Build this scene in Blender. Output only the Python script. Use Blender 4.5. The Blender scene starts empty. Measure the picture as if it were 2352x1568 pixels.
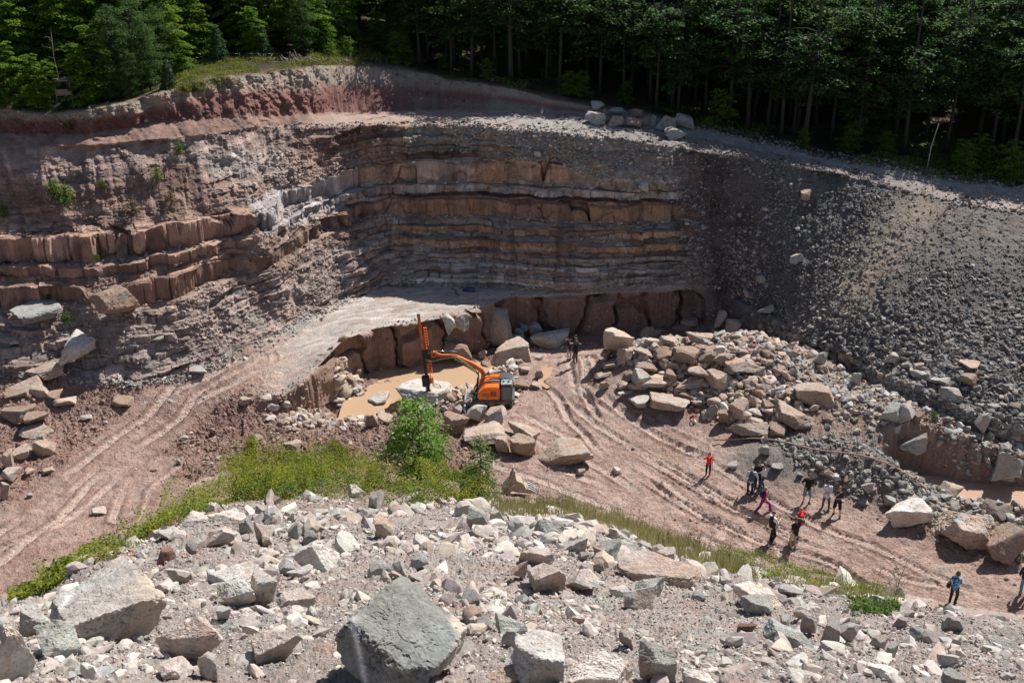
import bpy, bmesh, math, random, zlib
import numpy as np
from mathutils import Vector, Matrix, noise as mn
SC = bpy.context.scene
COL = SC.collection
# ------------------------------------------------ camera, sky, sun, exposure
FD, CU, CV = 2287.0, 1176.0, 784.0            # focal length and centre in the 2352 x 1568 picture grid
PITCH, CAMH = math.radians(23.0), 36.6
cam = bpy.data.cameras.new('camera'); camo = bpy.data.objects.new('camera', cam); COL.objects.link(camo)
cam.sensor_width = 36.0; cam.lens = 36.0 * FD / 2352.0; cam.clip_start = 0.5; cam.clip_end = 1200
camo.location = (0, 0, CAMH); camo.rotation_euler = (math.radians(90) - PITCH, 0, 0)
SC.camera = camo
SUN_AZ, SUN_EL = math.radians(43), math.radians(51)     # azimuth measured from +Y towards +X
w = bpy.data.worlds.new('World'); SC.world = w; w.use_nodes = True
nt = w.node_tree; bg = nt.nodes['Background']
sky = nt.nodes.new('ShaderNodeTexSky'); sky.sky_type = 'NISHITA'; sky.sun_disc = False
sky.sun_elevation = SUN_EL; sky.sun_rotation = SUN_AZ
nt.links.new(sky.outputs[0], bg.inputs[0]); bg.inputs[1].default_value = 0.06
sl = bpy.data.lights.new('sun', 'SUN'); sl.energy = 5.0; sl.angle = math.radians(0.5); sl.color = (1.0, 0.955, 0.90)
so = bpy.data.objects.new('sun', sl); COL.objects.link(so)
sd = Vector((math.sin(SUN_AZ) * math.cos(SUN_EL), math.cos(SUN_AZ) * math.cos(SUN_EL), math.sin(SUN_EL)))
so.rotation_euler = sd.to_track_quat('Z', 'Y').to_euler(); so.location = (40, 60, 90)
vs = SC.view_settings
vs.view_transform = 'Standard'; vs.look = 'None'; vs.exposure = 0.48; vs.gamma = 1; vs.use_curve_mapping = False
SC.cycles.max_bounces = 6; SC.cycles.diffuse_bounces = 3; SC.cycles.glossy_bounces = 2
SC.cycles.transmission_bounces = 2; SC.cycles.transparent_max_bounces = 4
SC.cycles.use_denoising = True
rng = np.random.default_rng(7); random.seed(7)

# ------------------------------------------------ helpers
cP, sP = math.cos(PITCH), math.sin(PITCH)
def ray(u, v):
    x = (np.asarray(u, float) - CU) / FD; y = -(np.asarray(v, float) - CV) / FD
    return x, cP + y * sP, -sP + y * cP
def az_t(u, v):
    dx, dy, dz = ray(u, v)
    return np.arctan2(dx, dy), dz / np.hypot(dx, dy)
def project(x, y, z):
    zz = z - CAMH
    dep = y * cP - zz * sP
    return CU + FD * x / dep, CV - FD * (y * sP + zz * cP) / dep, dep
def at_z(u, v, z):
    dx, dy, dz = ray(u, v); k = (z - CAMH) / dz
    return np.array([dx * k, dy * k, z + 0 * k])
def hash3(ix, iy, iz):
    h = (ix.astype(np.int64) * 374761393 + iy.astype(np.int64) * 668265263 + iz.astype(np.int64) * 2147483647 ^ 0x5bf03635) & 0xffffffff
    h = ((h ^ (h >> 13)) * 1274126177) & 0xffffffff
    h = ((h ^ (h >> 16)) * 2246822519) & 0xffffffff
    return ((h ^ (h >> 15)) & 0xffffff) / 16777215.0
def vnoise(x, y, z=None):
    if z is None: z = np.zeros_like(x)
    xi, yi, zi = np.floor(x), np.floor(y), np.floor(z)
    fx, fy, fz = x - xi, y - yi, z - zi
    fx = fx * fx * (3 - 2 * fx); fy = fy * fy * (3 - 2 * fy); fz = fz * fz * (3 - 2 * fz)
    r = 0
    for a in (0, 1):
        wa = fx if a else 1 - fx
        for b in (0, 1):
            wb = fy if b else 1 - fy
            for c in (0, 1):
                wc = fz if c else 1 - fz
                r = r + wa * wb * wc * hash3(xi + a, yi + b, zi + c)
    return r * 2 - 1
def fbm(x, y, z=None, f=1.0, o=4, g=0.5, s=0):
    r = 0; a = 1; n = 0
    for k in range(o):
        r = r + a * vnoise(x * f + 17.3 * k + s, y * f - 9.1 * k + s * 1.7, None if z is None else z * f + 4.7 * k)
        n += a; a *= g; f *= 2.07
    return r / n
def sstep(a, b, x):
    t = np.clip((x - a) / (b - a + 1e-12), 0, 1); return t * t * (3 - 2 * t)
def mix(a, b, t): return a * (1 - t) + b * t
def s2l(c):
    c = np.asarray(c, float) / 255.0
    return np.where(c <= 0.04045, c / 12.92, ((c + 0.055) / 1.055) ** 2.4)

def mesh_np(name, verts, quads, mats=None, cols=None, smooth=True, attrs=None):
    me = bpy.data.meshes.new(name)
    verts = np.asarray(verts, np.float32); quads = np.asarray(quads, np.int32)
    n = quads.shape[1]
    me.vertices.add(len(verts)); me.vertices.foreach_set('co', verts.ravel())
    me.loops.add(quads.size); me.loops.foreach_set('vertex_index', quads.ravel())
    me.polygons.add(len(quads)); me.polygons.foreach_set('loop_start', np.arange(0, quads.size, n, dtype=np.int32))
    me.polygons.foreach_set('loop_total', np.full(len(quads), n, np.int32))
    me.polygons.foreach_set('use_smooth', np.full(len(quads), bool(smooth)))
    if cols is not None:
        a = me.color_attributes.new('col', 'FLOAT_COLOR', 'POINT')
        cc = np.ones((len(verts), 4), np.float32); cc[:, :3] = cols; a.data.foreach_set('color', cc.ravel())
    me.update(calc_edges=True)
    if mats is not None: me.materials.append(mats)
    return me
def link(name, data, parent=None, label=None, cat=None, group=None, kind=None):
    o = bpy.data.objects.new(name, data); COL.objects.link(o)
    if parent is not None: o.parent = parent
    if label: o['label'] = label
    if cat: o['category'] = cat
    if group: o['group'] = group
    if kind: o['kind'] = kind
    return o

def nodes(name):
    m = bpy.data.materials.new(name); m.use_nodes = True
    t = m.node_tree; b = t.nodes['Principled BSDF']
    return m, t, b
def N(t, ty, **kw):
    n = t.nodes.new(ty)
    for k, v in kw.items():
        if k.startswith('i_'):
            key = k[2:]; n.inputs[int(key) if key.isdigit() else key].default_value = v
        else: setattr(n, k, v)
    return n
def rock_material(name, scales=(1.2, 6.0, 30.0), amp=(0.35, 0.35, 0.3), bump=0.6, bdist=0.05, rough=0.92, speck=0.5, world=True, base=None, cr=None):
    """base colour from the mesh's own colour attribute, mottled at three sizes; fine relief as bump"""
    m, t, b = nodes(name); L = t.links.new
    tc = N(t, 'ShaderNodeNewGeometry') if world else N(t, 'ShaderNodeTexCoord')
    vec = tc.outputs['Position'] if world else tc.outputs['Object']
    if base is None:
        at = N(t, 'ShaderNodeAttribute', attribute_name='col'); cur = at.outputs['Color']
    else:
        rgb = N(t, 'ShaderNodeRGB'); rgb.outputs[0].default_value = (*base, 1); cur = rgb.outputs[0]
    if cr is not None:                         # per-object tint
        oi = N(t, 'ShaderNodeObjectInfo'); mp = N(t, 'ShaderNodeMapRange'); mp.inputs[3].default_value = cr[0]; mp.inputs[4].default_value = cr[1]
        L(oi.outputs['Random'], mp.inputs[0])
        mm = N(t, 'ShaderNodeMix', data_type='RGBA', blend_type='MULTIPLY'); mm.inputs[0].default_value = 1
        L(cur, mm.inputs[6]); L(mp.outputs[0], mm.inputs[7]); cur = mm.outputs[2]
    hsum = None
    for k, (s, a) in enumerate(zip(scales, amp)):
        n = N(t, 'ShaderNodeTexNoise'); n.inputs['Scale'].default_value = s; n.inputs['Detail'].default_value = 5; n.inputs['Roughness'].default_value = 0.62
        L(vec, n.inputs['Vector'])
        mp = N(t, 'ShaderNodeMapRange'); mp.inputs[1].default_value = 0.3; mp.inputs[2].default_value = 0.7
        mp.inputs[3].default_value = 1 - a; mp.inputs[4].default_value = 1 + a
        L(n.outputs[0], mp.inputs[0])
        mm = N(t, 'ShaderNodeMix', data_type='RGBA', blend_type='MULTIPLY'); mm.inputs[0].default_value = 1
        L(cur, mm.inputs[6]); L(mp.outputs[0], mm.inputs[7]); cur = mm.outputs[2]
        if k > 0:
            if hsum is None: hsum = n.outputs[0]
            else:
                ma = N(t, 'ShaderNodeMath', operation='ADD'); L(hsum, ma.inputs[0]); L(n.outputs[0], ma.inputs[1]); hsum = ma.outputs[0]
    # warm / cool drift
    n = N(t, 'ShaderNodeTexNoise'); n.inputs['Scale'].default_value = scales[0] * 0.7; n.inputs['Detail'].default_value = 3
    L(vec, n.inputs['Vector'])
    hs = N(t, 'ShaderNodeMix', data_type='RGBA', blend_type='MULTIPLY'); L(cur, hs.inputs[6])
    cr_ = N(t, 'ShaderNodeValToRGB'); cr_.color_ramp.elements[0].position = 0.35; cr_.color_ramp.elements[1].position = 0.65
    cr_.color_ramp.elements[0].color = (1.08, 0.97, 0.90, 1); cr_.color_ramp.elements[1].color = (0.92, 1.0, 1.03, 1)
    L(n.outputs[0], cr_.inputs[0]); L(cr_.outputs[0], hs.inputs[7]); hs.inputs[0].default_value = speck
    L(hs.outputs[2], b.inputs['Base Color'])
    b.inputs['Roughness'].default_value = rough
    b.inputs['Specular IOR Level'].default_value = 0.25
    if bump:
        bp = N(t, 'ShaderNodeBump'); bp.inputs['Strength'].default_value = bump; bp.inputs['Distance'].default_value = bdist
        L(hsum, bp.inputs['Height']); L(bp.outputs[0], b.inputs['Normal'])
    return m
def flat_material(name, col, rough=0.6, metal=0.0, mott=0.15, scale=8.0, bump=0.0, spec=0.5):
    m, t, b = nodes(name); L = t.links.new
    tc = N(t, 'ShaderNodeTexCoord'); n = N(t, 'ShaderNodeTexNoise'); n.inputs['Scale'].default_value = scale; n.inputs['Detail'].default_value = 4
    L(tc.outputs['Object'], n.inputs['Vector'])
    mp = N(t, 'ShaderNodeMapRange'); mp.inputs[1].default_value = 0.3; mp.inputs[2].default_value = 0.7; mp.inputs[3].default_value = 1 - mott; mp.inputs[4].default_value = 1 + mott
    L(n.outputs[0], mp.inputs[0])
    mm = N(t, 'ShaderNodeMix', data_type='RGBA', blend_type='MULTIPLY'); mm.inputs[0].default_value = 1
    mm.inputs[6].default_value = (*col, 1); L(mp.outputs[0], mm.inputs[7]); L(mm.outputs[2], b.inputs['Base Color'])
    b.inputs['Roughness'].default_value = rough; b.inputs['Metallic'].default_value = metal; b.inputs['Specular IOR Level'].default_value = spec
    if bump:
        bp = N(t, 'ShaderNodeBump'); bp.inputs['Strength'].default_value = bump; bp.inputs['Distance'].default_value = 0.02
        L(n.outputs[0], bp.inputs['Height']); L(bp.outputs[0], b.inputs['Normal'])
    return m
# ------------------------------------------------ terrain: profiles round the viewpoint, knots from the photo's edges
def KZ(pts):      # (u, v, z) picture point and height
    a = np.array(pts, float); ph, t = az_t(a[:, 0], a[:, 1]); o = np.argsort(ph); return ('z', ph[o], t[o], a[o, 2])
def KR(pts):      # (u, v, r) picture point and horizontal distance
    a = np.array(pts, float); ph, t = az_t(a[:, 0], a[:, 1]); o = np.argsort(ph); z = CAMH + a[:, 2] * t; return ('z', ph[o], t[o], z[o])
knots = [
 KR([(-400, 1900, 5.2), (600, 1900, 5.4), (1500, 1900, 5.4), (2750, 1900, 5.2)]),
 KR([(-400, 1568, 9.0), (0, 1568, 9.2), (600, 1568, 9.6), (1200, 1568, 9.2), (1800, 1568, 9.4), (2352, 1568, 9.8), (2750, 1568, 10)]),
 KR([(-400, 1520, 11), (0, 1490, 12.0), (400, 1400, 14.5), (700, 1360, 15.6), (1200, 1385, 15), (1600, 1430, 14.5), (2000, 1500, 12.5), (2352, 1530, 12), (2750, 1550, 12)]),
 KR([(-400, 1440, 15), (0, 1412, 17), (100, 1385, 18), (230, 1305, 22), (350, 1275, 24.0), (480, 1215, 26), (700, 1215, 27), (1000, 1215, 27), (1200, 1225, 26), (1400, 1265, 25), (1600, 1320, 23), (1800, 1370, 21), (2000, 1405, 20), (2352, 1465, 17.5), (2750, 1520, 16)]),
 KR([(-400, 1425, 20), (0, 1397, 24), (100, 1362, 27), (230, 1280, 32), (350, 1240, 36), (450, 1175, 42), (560, 1140, 44), (700, 1140, 44), (900, 1150, 43), (1100, 1160, 41), (1300, 1190, 38), (1450, 1235, 36), (1600, 1285, 34), (1800, 1340, 32), (2000, 1378, 29), (2200, 1420, 27), (2352, 1440, 26), (2750, 1480, 24)]),
 KZ([(-400, 1420, 0.2), (0, 1388, 0.2), (100, 1345, 0.2), (230, 1262, 0.2), (330, 1205, 0.2), (430, 1125, 0.3), (540, 1085, 0.4), (700, 1075, 0.5), (900, 1090, .5), (1100, 1125, .3), (1300, 1163, .2), (1450, 1205, .2), (1600, 1258, .1), (1800, 1315, .1), (2000, 1362, .1), (2200, 1410, .1), (2352, 1430, .1), (2750, 1470, .1)]),
 KZ([(-400, 1120, .2), (0, 1120, .2), (300, 1060, .2), (600, 1010, 0), (760, 968, -.25), (900, 990, 0.2), (1100, 990, .1), (1400, 1000, 0), (1700, 1090, .1), (2000, 1190, .2), (2200, 1230, 0), (2352, 1260, 0), (2750, 1350, 0)]),
 KZ([(-400, 985, .8), (0, 985, .8), (300, 965, .8), (560, 958, .6), (655, 964, .1), (699, 957, -.4), (747, 925, -.5), (792, 886, -.6), (870, 862, -.9), (940, 852, -.9), (1010, 838, -.9), (1060, 820, -.8), (1120, 800, -.5), (1170, 768, -.3), (1250, 764, -.3), (1380, 760, -.4), (1500, 756, -.4), (1590, 742, -.2), (1640, 745, .3), (1700, 765, .8), (1800, 800, 1.2), (1900, 845, 1.4), (2000, 905, 1.5), (2100, 965, 1.4), (2200, 1015, 1.2), (2352, 1050, 1), (2750, 1080, 1)]),
 KZ([(-400, 940, 1.2), (0, 940, 1.4), (300, 930, 1.4), (560, 915, 1.5), (651, 908, 1.9), (716, 860, 2.9), (757, 824, 3.3), (802, 788, 3.6), (868, 787, 3.6), (957, 774, 3.6), (1010, 758, 3.6), (1033, 724, 3.6), (1085, 710, 3.6), (1160, 690, 3.6), (1219, 680, 3.6), (1340, 676, 3.6), (1500, 667, 3.6), (1590, 676, 3.3), (1640, 710, 2.4), (1700, 738, 2.2), (1800, 775, 2.3), (1900, 815, 2.5), (2000, 870, 2.7), (2100, 925, 2.7), (2200, 975, 2.5), (2352, 1005, 2.5), (2750, 1040, 2.5)]),
 KZ([(-400, 862, 2.6), (0, 857, 2.6), (150, 872, 2.3), (300, 884, 2.1), (430, 868, 2.1), (560, 803, 2.9), (700, 730, 3.4), (800, 683, 3.6), (880, 655, 3.7), (1000, 657, 3.7), (1170, 666, 3.7), (1219, 666, 3.8), (1340, 662, 3.9), (1500, 655, 4.0), (1590, 664, 4.0), (1640, 690, 3.4), (1700, 715, 3.2), (1800, 745, 3.4), (1900, 780, 3.6), (2000, 830, 3.8), (2100, 885, 3.8), (2200, 935, 3.6), (2352, 965, 3.6), (2750, 1000, 3.6)]),
 KZ([(-400, 330, 18.2), (0, 335, 18.3), (200, 335, 18.3), (450, 312, 18.7), (600, 292, 18.8), (700, 289, 18.5), (800, 288, 18.25), (900, 286, 18.2), (1100, 286, 18.2), (1250, 301, 18), (1400, 312, 17.6), (1500, 331, 17), (1600, 347, 16.3), (1750, 368, 15.6), (1900, 398, 14.9), (2050, 430, 14.2), (2200, 466, 13.4), (2352, 490, 13.0), (2750, 560, 12)]),
 KZ([(-400, 300, 19.0), (0, 305, 19.1), (200, 305, 19.1), (450, 275, 19.7), (600, 264, 19.7), (700, 264, 19.2), (780, 262, 18.6), (850, 260, 18.4), (1000, 250, 18.4), (1200, 256, 18.4), (1340, 264, 18.1), (1500, 296, 17.3), (1600, 318, 16.5), (1750, 347, 15.8), (1900, 377, 15.0), (2050, 408, 14.3), (2200, 437, 13.6), (2352, 455, 13.2), (2750, 520, 12.2)]),
 KZ([(-400, 235, 21.3), (0, 243, 21.3), (100, 262, 20.9), (200, 250, 21.2), (300, 232, 21.6), (400, 208, 22.2), (450, 190, 22.6), (560, 172, 23.1), (700, 158, 23.1), (790, 148, 22.9), (861, 150, 22.5), (950, 160, 21.8), (1030, 178, 21.2), (1154, 205, 20.4), (1343, 240, 19), (1480, 262, 18.2), (1600, 298, 17.0), (1750, 333, 16.2), (1900, 364, 15.4), (2050, 394, 14.7), (2200, 420, 14.1), (2352, 436, 13.6), (2750, 490, 12.6)]),
]
def knot_eval(k, ph):
    _, p, t, z = knots[k]
    tt = np.interp(ph, p, t); zz = np.interp(ph, p, z)
    return (zz - CAMH) / tt, zz
NC = 1150
phc = np.linspace(math.radians(-36.5), math.radians(36.5), NC)
phl = np.linspace(math.radians(-85), phc[0], 30)[:-1]; phr = np.linspace(phc[-1], math.radians(85), 30)[1:]
PH = np.concatenate([phl, phc, phr]); NPH = len(PH)
KRr, KZz = [], []
ker = np.ones(7) / 7
for k in range(len(knots)):
    r, z = knot_eval(k, PH)
    if k not in (7, 8):       # soften kinks except at the cut block faces
        r = np.convolve(np.pad(r, 3, 'edge'), ker, 'valid'); z = np.convolve(np.pad(z, 3, 'edge'), ker, 'valid')
    KRr.append(r); KZz.append(z)
# two more: forest floor behind, far hill
r12, z12 = KRr[-1], KZz[-1]
KRr += [r12 + 10, r12 + 45, r12 + 120]; KZz += [z12 + 0.6, z12 + 5.5, z12 + 24]
for k in range(1, len(KRr)): KRr[k] = np.maximum(KRr[k], KRr[k - 1] + 0.12)
# rows per segment: 0-1 near, ... names of the sheets
seg_rows = [40, 110, 150, 60, 50, 130, 100, 46, 110, 330, 34, 64, 24, 50, 20]
R, Z, SEG, TT = [], [], [], []
for k, n in enumerate(seg_rows):
    last = k == len(seg_rows) - 1
    for t in np.linspace(0, 1, n + 1)[: None if last else -1]:
        R.append(mix(KRr[k], KRr[k + 1], t)); Z.append(mix(KZz[k], KZz[k + 1], t)); SEG.append(k); TT.append(t)
R, Z = np.array(R), np.array(Z); SEG = np.array(SEG); TT = np.array(TT); NR = len(R)
ROWK = np.concatenate([[0], np.cumsum(seg_rows)])       # row index of every knot
PHG = np.broadcast_to(PH, R.shape)
# smooth the profile gently across floor knots
def smooth_rows(A, a, b, n):
    for _ in range(n):
        A[a:b] = 0.25 * A[a - 1:b - 1] + 0.5 * A[a:b] + 0.25 * A[a + 1:b + 1]
for k, n in ((2, 60), (3, 60), (4, 30), (5, 30), (6, 60), (9, 6), (11, 4), (12, 12), (13, 20)):
    c = ROWK[k]; smooth_rows(Z, max(1, c - 12), c + 12, n)
for k_, n_ in ((7, 160), (8, 160)):          # no step where the ramp meets the quarry ground on the left
    c_ = ROWK[k_]; Zs = Z.copy(); smooth_rows(Zs, c_ - 45, c_ + 45, n_ * 3); lw_ = (1 - sstep(*az_t(np.array([500., 640.]), np.array([930., 930.]))[0], PH))[None, :]; Z = Z * (1 - lw_) + Zs * lw_
X, Y = R * np.sin(PHG), R * np.cos(PHG)
X0, Y0, Z0 = X.copy(), Y.copy(), Z.copy()
U0, V0, _ = project(X, Y, Z)
# ---- masks
segm = lambda a, b: ((np.arange(NR) >= ROWK[a]) & (np.arange(NR) <= ROWK[b]))[:, None] * np.ones(R.shape)
def soft_rows(a, b, wd=8):
    i = np.arange(NR); return (sstep(ROWK[a] - wd, ROWK[a] + wd, i) * (1 - sstep(ROWK[b] - wd, ROWK[b] + wd, i)))[:, None] * np.ones(R.shape)
M_scree = soft_rows(0, 5, 10) ; M_scree[:20] = 1
M_floor = soft_rows(5, 7, 10)
rampl = 1 - sstep(520, 690, U0 + 0 * V0)
M_floor = np.maximum(M_floor, soft_rows(5, 9, 6) * rampl)
M_slab = soft_rows(8, 9, 5) * (1 - rampl)
M_wall = soft_rows(9, 10, 4)
M_bench = soft_rows(10, 11, 4)
M_bank = soft_rows(11, 12, 5)
M_forest = soft_rows(12, 15, 6); M_forest[ROWK[13]:] = 1
rightness = sstep(1520, 1640, U0 + (V0 - 500) * -0.10)      # the loose slope and tip right of the rock face
leftness = 1 - sstep(620, 900, U0 - 0.15 * (V0 - 500))
# ---- polyline distance (world xy)
def pline(pts, z=0.0):
    return np.array([at_z(u, v, z)[:2] for u, v in pts])
def pdist(poly, x, y):
    best = np.full(x.shape, 1e9); sgn = np.zeros(x.shape); sl = np.zeros(x.shape); acc = 0
    for a, b in zip(poly[:-1], poly[1:]):
        d = b - a; L2 = d @ d; t = np.clip(((x - a[0]) * d[0] + (y - a[1]) * d[1]) / L2, 0, 1)
        ex, ey = x - a[0] - t * d[0], y - a[1] - t * d[1]; dist = np.hypot(ex, ey)
        m = dist < best
        best = np.where(m, dist, best); sgn = np.where(m, np.sign(d[0] * ey - d[1] * ex), sgn); sl = np.where(m, acc + t * math.sqrt(L2), sl)
        acc += math.sqrt(L2)
    return best, sgn, sl
def bump_at(u, v, z, rad, h, sx=1.0, ang=0.0, p=2.0):
    c = at_z(u, v, z); dx, dy = X - c[0], Y - c[1]
    ca, sa = math.cos(ang), math.sin(ang); a, b = dx * ca + dy * sa, -dx * sa + dy * ca
    q = (a / (rad * sx)) ** 2 + (b / rad) ** 2
    return h * np.exp(-q ** (p / 2))
fl = soft_rows(5, 8, 6)
dZ = np.zeros_like(Z)
# spoil heaps, pit, stream on the quarry floor
dZ += fl * bump_at(1560, 890, 0, 5.0, 2.9, 1.7, 0.0)           # heap under the boulder pile
dZ += fl * bump_at(1450, 840, 0, 3.5, 1.0, 1.6, 0.3)
dZ += fl * bump_at(1740, 900, 0, 5.0, 1.9, 1.3, 0.0)           # dark gravel heap
dZ += fl * bump_at(1900, 1010, 0, 7.0, 1.2, 1.5, -0.3)
dZ += fl * bump_at(2100, 1040, 0, 5.0, 1.0, 1.6, -0.3)
dZ += fl * bump_at(1775, 1085, 0, 1.6, .8, 1.3, -0.6) + fl * bump_at(1930, 1105, 0, 2.0, 1.2, 1.6, -0.5) + fl * bump_at(2040, 1140, 0, 1.5, .7, 1.7, -0.5)
dZ += fl * bump_at(780, 1020, 0, 3.0, 0.9, 2.2, 0.0)           # brown soil heap left of the bush
dZ += fl * bump_at(60, 960, 0, 5.5, 1.4, 1.2, 0.0)
dZ += fl * bump_at(1195, 850, 0, 2.2, 0.7, 1.0, 0.0)
PIT_LINE = pline([(812, 948), (845, 928), (900, 905), (985, 880), (1060, 865), (1120, 850)], -0.5)
dpit, _, _ = pdist(PIT_LINE, X, Y)
wpit = np.array([1.0])
dZ += -1.15 * soft_rows(5, 8, 3) * (1 - sstep(.8, 3.0, dpit + .8 * vnoise(X * .8, Y * .8))) * (segm(5, 7))
dZ += .35 * soft_rows(6, 7, 10) * sstep(2.2, 3.6, dpit) * sstep(880, 800, U0) * (U0 > 560)
STREAM = pline([(2105, 1105), (2200, 1130), (2300, 1140), (2420, 1150), (2800, 1190)], -0.2)
dst, _, _ = pdist(STREAM, X, Y)
dZ += -0.95 * fl * (1 - sstep(0.9, 1.9, dst))
dZ += 0.55 * fl * np.exp(-((Y - np.interp(X, STREAM[:, 0], STREAM[:, 1]) - 2.6) / 0.9) ** 2) * (1 - sstep(1.2, 4.5, dst))
BACKW = pline([(1240, 772), (1330, 768), (1420, 772), (1530, 765)], -0.3)
dbw, _, _ = pdist(BACKW, X, Y)
dZ += -0.5 * fl * (1 - sstep(0.8, 2.6, dbw))
for pu, pv, pr in ((1252, 868, 1.0), (1262, 850, .8), (1295, 862, .5)): dZ -= fl * bump_at(pu, pv, 0, pr, .22, 1.0)
# haul roads with ruts
road_w = np.zeros_like(Z); rut_d = np.zeros_like(Z); tread = np.zeros_like(Z)
ROADS = [  # (points, half width, track offset, depth)
 ([(1300, 830), (1310, 900), (1400, 960), (1560, 1040), (1750, 1150), (1950, 1260), (2150, 1340), (2400, 1430)], 5.2, 1.25, .10),
 ([(1270, 880), (1330, 960), (1480, 1060), (1640, 1150), (1800, 1230), (2000, 1310), (2352, 1400)], 3.2, 1.1, .13),
 ([(1180, 960), (1300, 1010), (1450, 1090), (1580, 1170), (1760, 1260)], 3.0, 1.2, .06),
 ([(1160, 1060), (1300, 1100), (1450, 1150), (1600, 1210)], 2.8, 1.1, .05),
 ([(1340, 840), (1350, 900), (1450, 960), (1600, 1030)], 1.5, 1.0, .14),
 ([(-100, 1330), (60, 1200), (180, 1110), (300, 1020), (420, 930), (560, 872), (700, 800), (830, 730)], 2.9, 1.15, .13),
 ([(-100, 1260), (100, 1180), (230, 1090), (330, 1010), (450, 940), (600, 880)], 2.2, 1.1, .08),
 ([(-200, 1300), (0, 1290), (200, 1230), (330, 1160)], 4.0, 1.3, .08),
 ([(280, 1180), (300, 1120), (380, 1060)], 1.4, 1.0, .10),
]
rutn = fbm(X, Y, None, 3.5, 3, .65, s=77)
for pts, hw, off, dep in ROADS:
    P = pline(pts, 0.4); d, sg, s = pdist(P, X, Y)
    wob = 0.75 * vnoise(s * 0.22 + hw * 7, s * 0 + off) + .10 * fbm(X, Y, None, 1.7, 3, s=hw)
    dd = d * sg + wob
    wgt = (1 - sstep(hw * .75, hw * 1.15, d))
    road_w = np.maximum(road_w, wgt)
    for c in (-off, off):
        e = np.abs(dd - c)
        prof = -(1 - sstep(0.16, 0.34, e)) * .8 + (0.55 + .9 * np.maximum(0, rutn)) * np.exp(-((e - 0.46) / 0.13) ** 2)
        fade = 0.08 + 0.92 * sstep(-.25, .35, vnoise(s * 0.16 + c * 3, s * 0 + hw))
        rut_d += prof * dep * fade * wgt * 1.35
        tread = np.maximum(tread, (1 - sstep(0.2, 0.36, e)) * wgt * fade)
onfl = soft_rows(5, 9, 6) * (1 - rightness * soft_rows(7, 9, 6)) * (1 - 0.9 * segm(7, 8) * (U0 > 640))
road_w *= onfl; tread *= onfl
dZ += rut_d * onfl
dZ += tread * 0.03 * np.sin(26 * (X * .6 - Y * .8))
Z = Z + dZ
# ---- natural relief
n1 = fbm(X, Y, None, .12, 3); n2 = fbm(X, Y, None, .5, 4, s=3); n3 = fbm(X, Y, None, 2.2, 4, .6, s=5); n4 = fbm(X, Y, None, 9.0, 3, .6, s=9)
rough_floor = (1 - 0.75 * road_w)
Z += M_floor * (0.10 * n1 + rough_floor * (0.22 * n2 + 0.20 * n3 + .07 * n4) + 0.045 * n3 + 0.03 * n4)
clod = np.maximum(0, fbm(X, Y, None, 1.4, 4, .7, s=21)) ** 1.1
Z += M_floor * rough_floor * clod * 0.42
sm_ = (1 - sstep(1.4, 2.8, dst + .25 * n3)) * fl; Z = Z * (1 - sm_) + (-.95 + .06 * n3) * sm_
near = np.clip(R / 30, .15, 1)
Z += M_scree * near * (0.5 * n1 + 0.38 * n2) * (1 - .75 * sstep(22, 36, R))
nn = fbm(X, Y, None, 3.1, 5, .58, s=31)
Z += M_scree * (0.20 * nn * np.clip(R / 22, .45, 1.2)) * (1 - .5 * sstep(24, 36, R)) + M_scree * .08 * np.abs(fbm(X, Y, None, 9, 4, .65, s=41))
Z += M_slab * (0.05 * n2 + 0.04 * n3) * (1 - rightness) + M_slab * rightness * (.3 * n2 + .2 * n3)
rubble_edge = soft_rows(8, 9, 3) * np.clip((TT[:, None] - 0.72) / 0.28, 0, 1) * (SEG[:, None] == 8) * leftness
Z += rubble_edge * (0.25 + .35 * np.abs(n3))
Z += M_scree * .10 * np.maximum(0, fbm(X, Y, None, 4.5, 4, .7, s=171)) * np.clip(R / 20, .5, 1.2)
Z += M_bench * (0.10 * n2 + 0.05 * n3) * (1 + 2 * sstep(1150, 1350, U0))
Z += M_bank * (0.35 * n1 + 0.25 * n2 + .1 * n3)
Z += M_forest * (0.5 * n1 + 0.15 * n2)
# ---- strata steps on the face: hard beds stand as risers, soft ones as treads
def voro(x, y, seed):
    """cellular pattern: hash of the nearest cell, a second hash, distance to the cell border, offset inside the cell"""
    xi, yi = np.floor(x), np.floor(y); F1 = np.full(x.shape, 9.); F2 = np.full(x.shape, 9.); H1 = np.zeros(x.shape); H2 = np.zeros(x.shape); OX = np.zeros(x.shape)
    for a in (-1, 0, 1):
        for b in (-1, 0, 1):
            cx, cy = xi + a, yi + b; s_ = cx * 0 + seed
            jx = hash3(cx, cy, s_); jy = hash3(cx, cy, s_ + 1); dx = cx + .15 + .7 * jx - x; dy = cy + .15 + .7 * jy - y
            d = np.maximum(np.abs(dx), np.abs(dy)) * .6 + .4 * np.hypot(dx, dy)
            m = d < F1
            F2 = np.where(m, F1, np.minimum(F2, d)); F1 = np.where(m, d, F1)
            H1 = np.where(m, hash3(cx, cy, s_ + 2), H1); H2 = np.where(m, hash3(cx, cy, s_ + 3), H2); OX = np.where(m, dx, OX)
    return H1, H2, F2 - F1, OX
LAY = [3.6, 4.1, 4.45, 4.9, 5.3, 5.7, 6.0, 6.5, 6.9, 7.5, 8.1, 8.6, 9.2, 9.9, 11.7, 12.1, 12.9, 15.2, 15.8, 16.4, 16.8, 17.3, 17.9, 18.6, 19.4]
HARD = [1, 0, 1, 0, 1, 0, 0, 1, 0, 1, 0, 1, 0, 2, 0, 1, 2, 0, 1, 0, 1, 0, 1, 0]
LAY = np.array(LAY); HARD = np.array(HARD)
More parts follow.
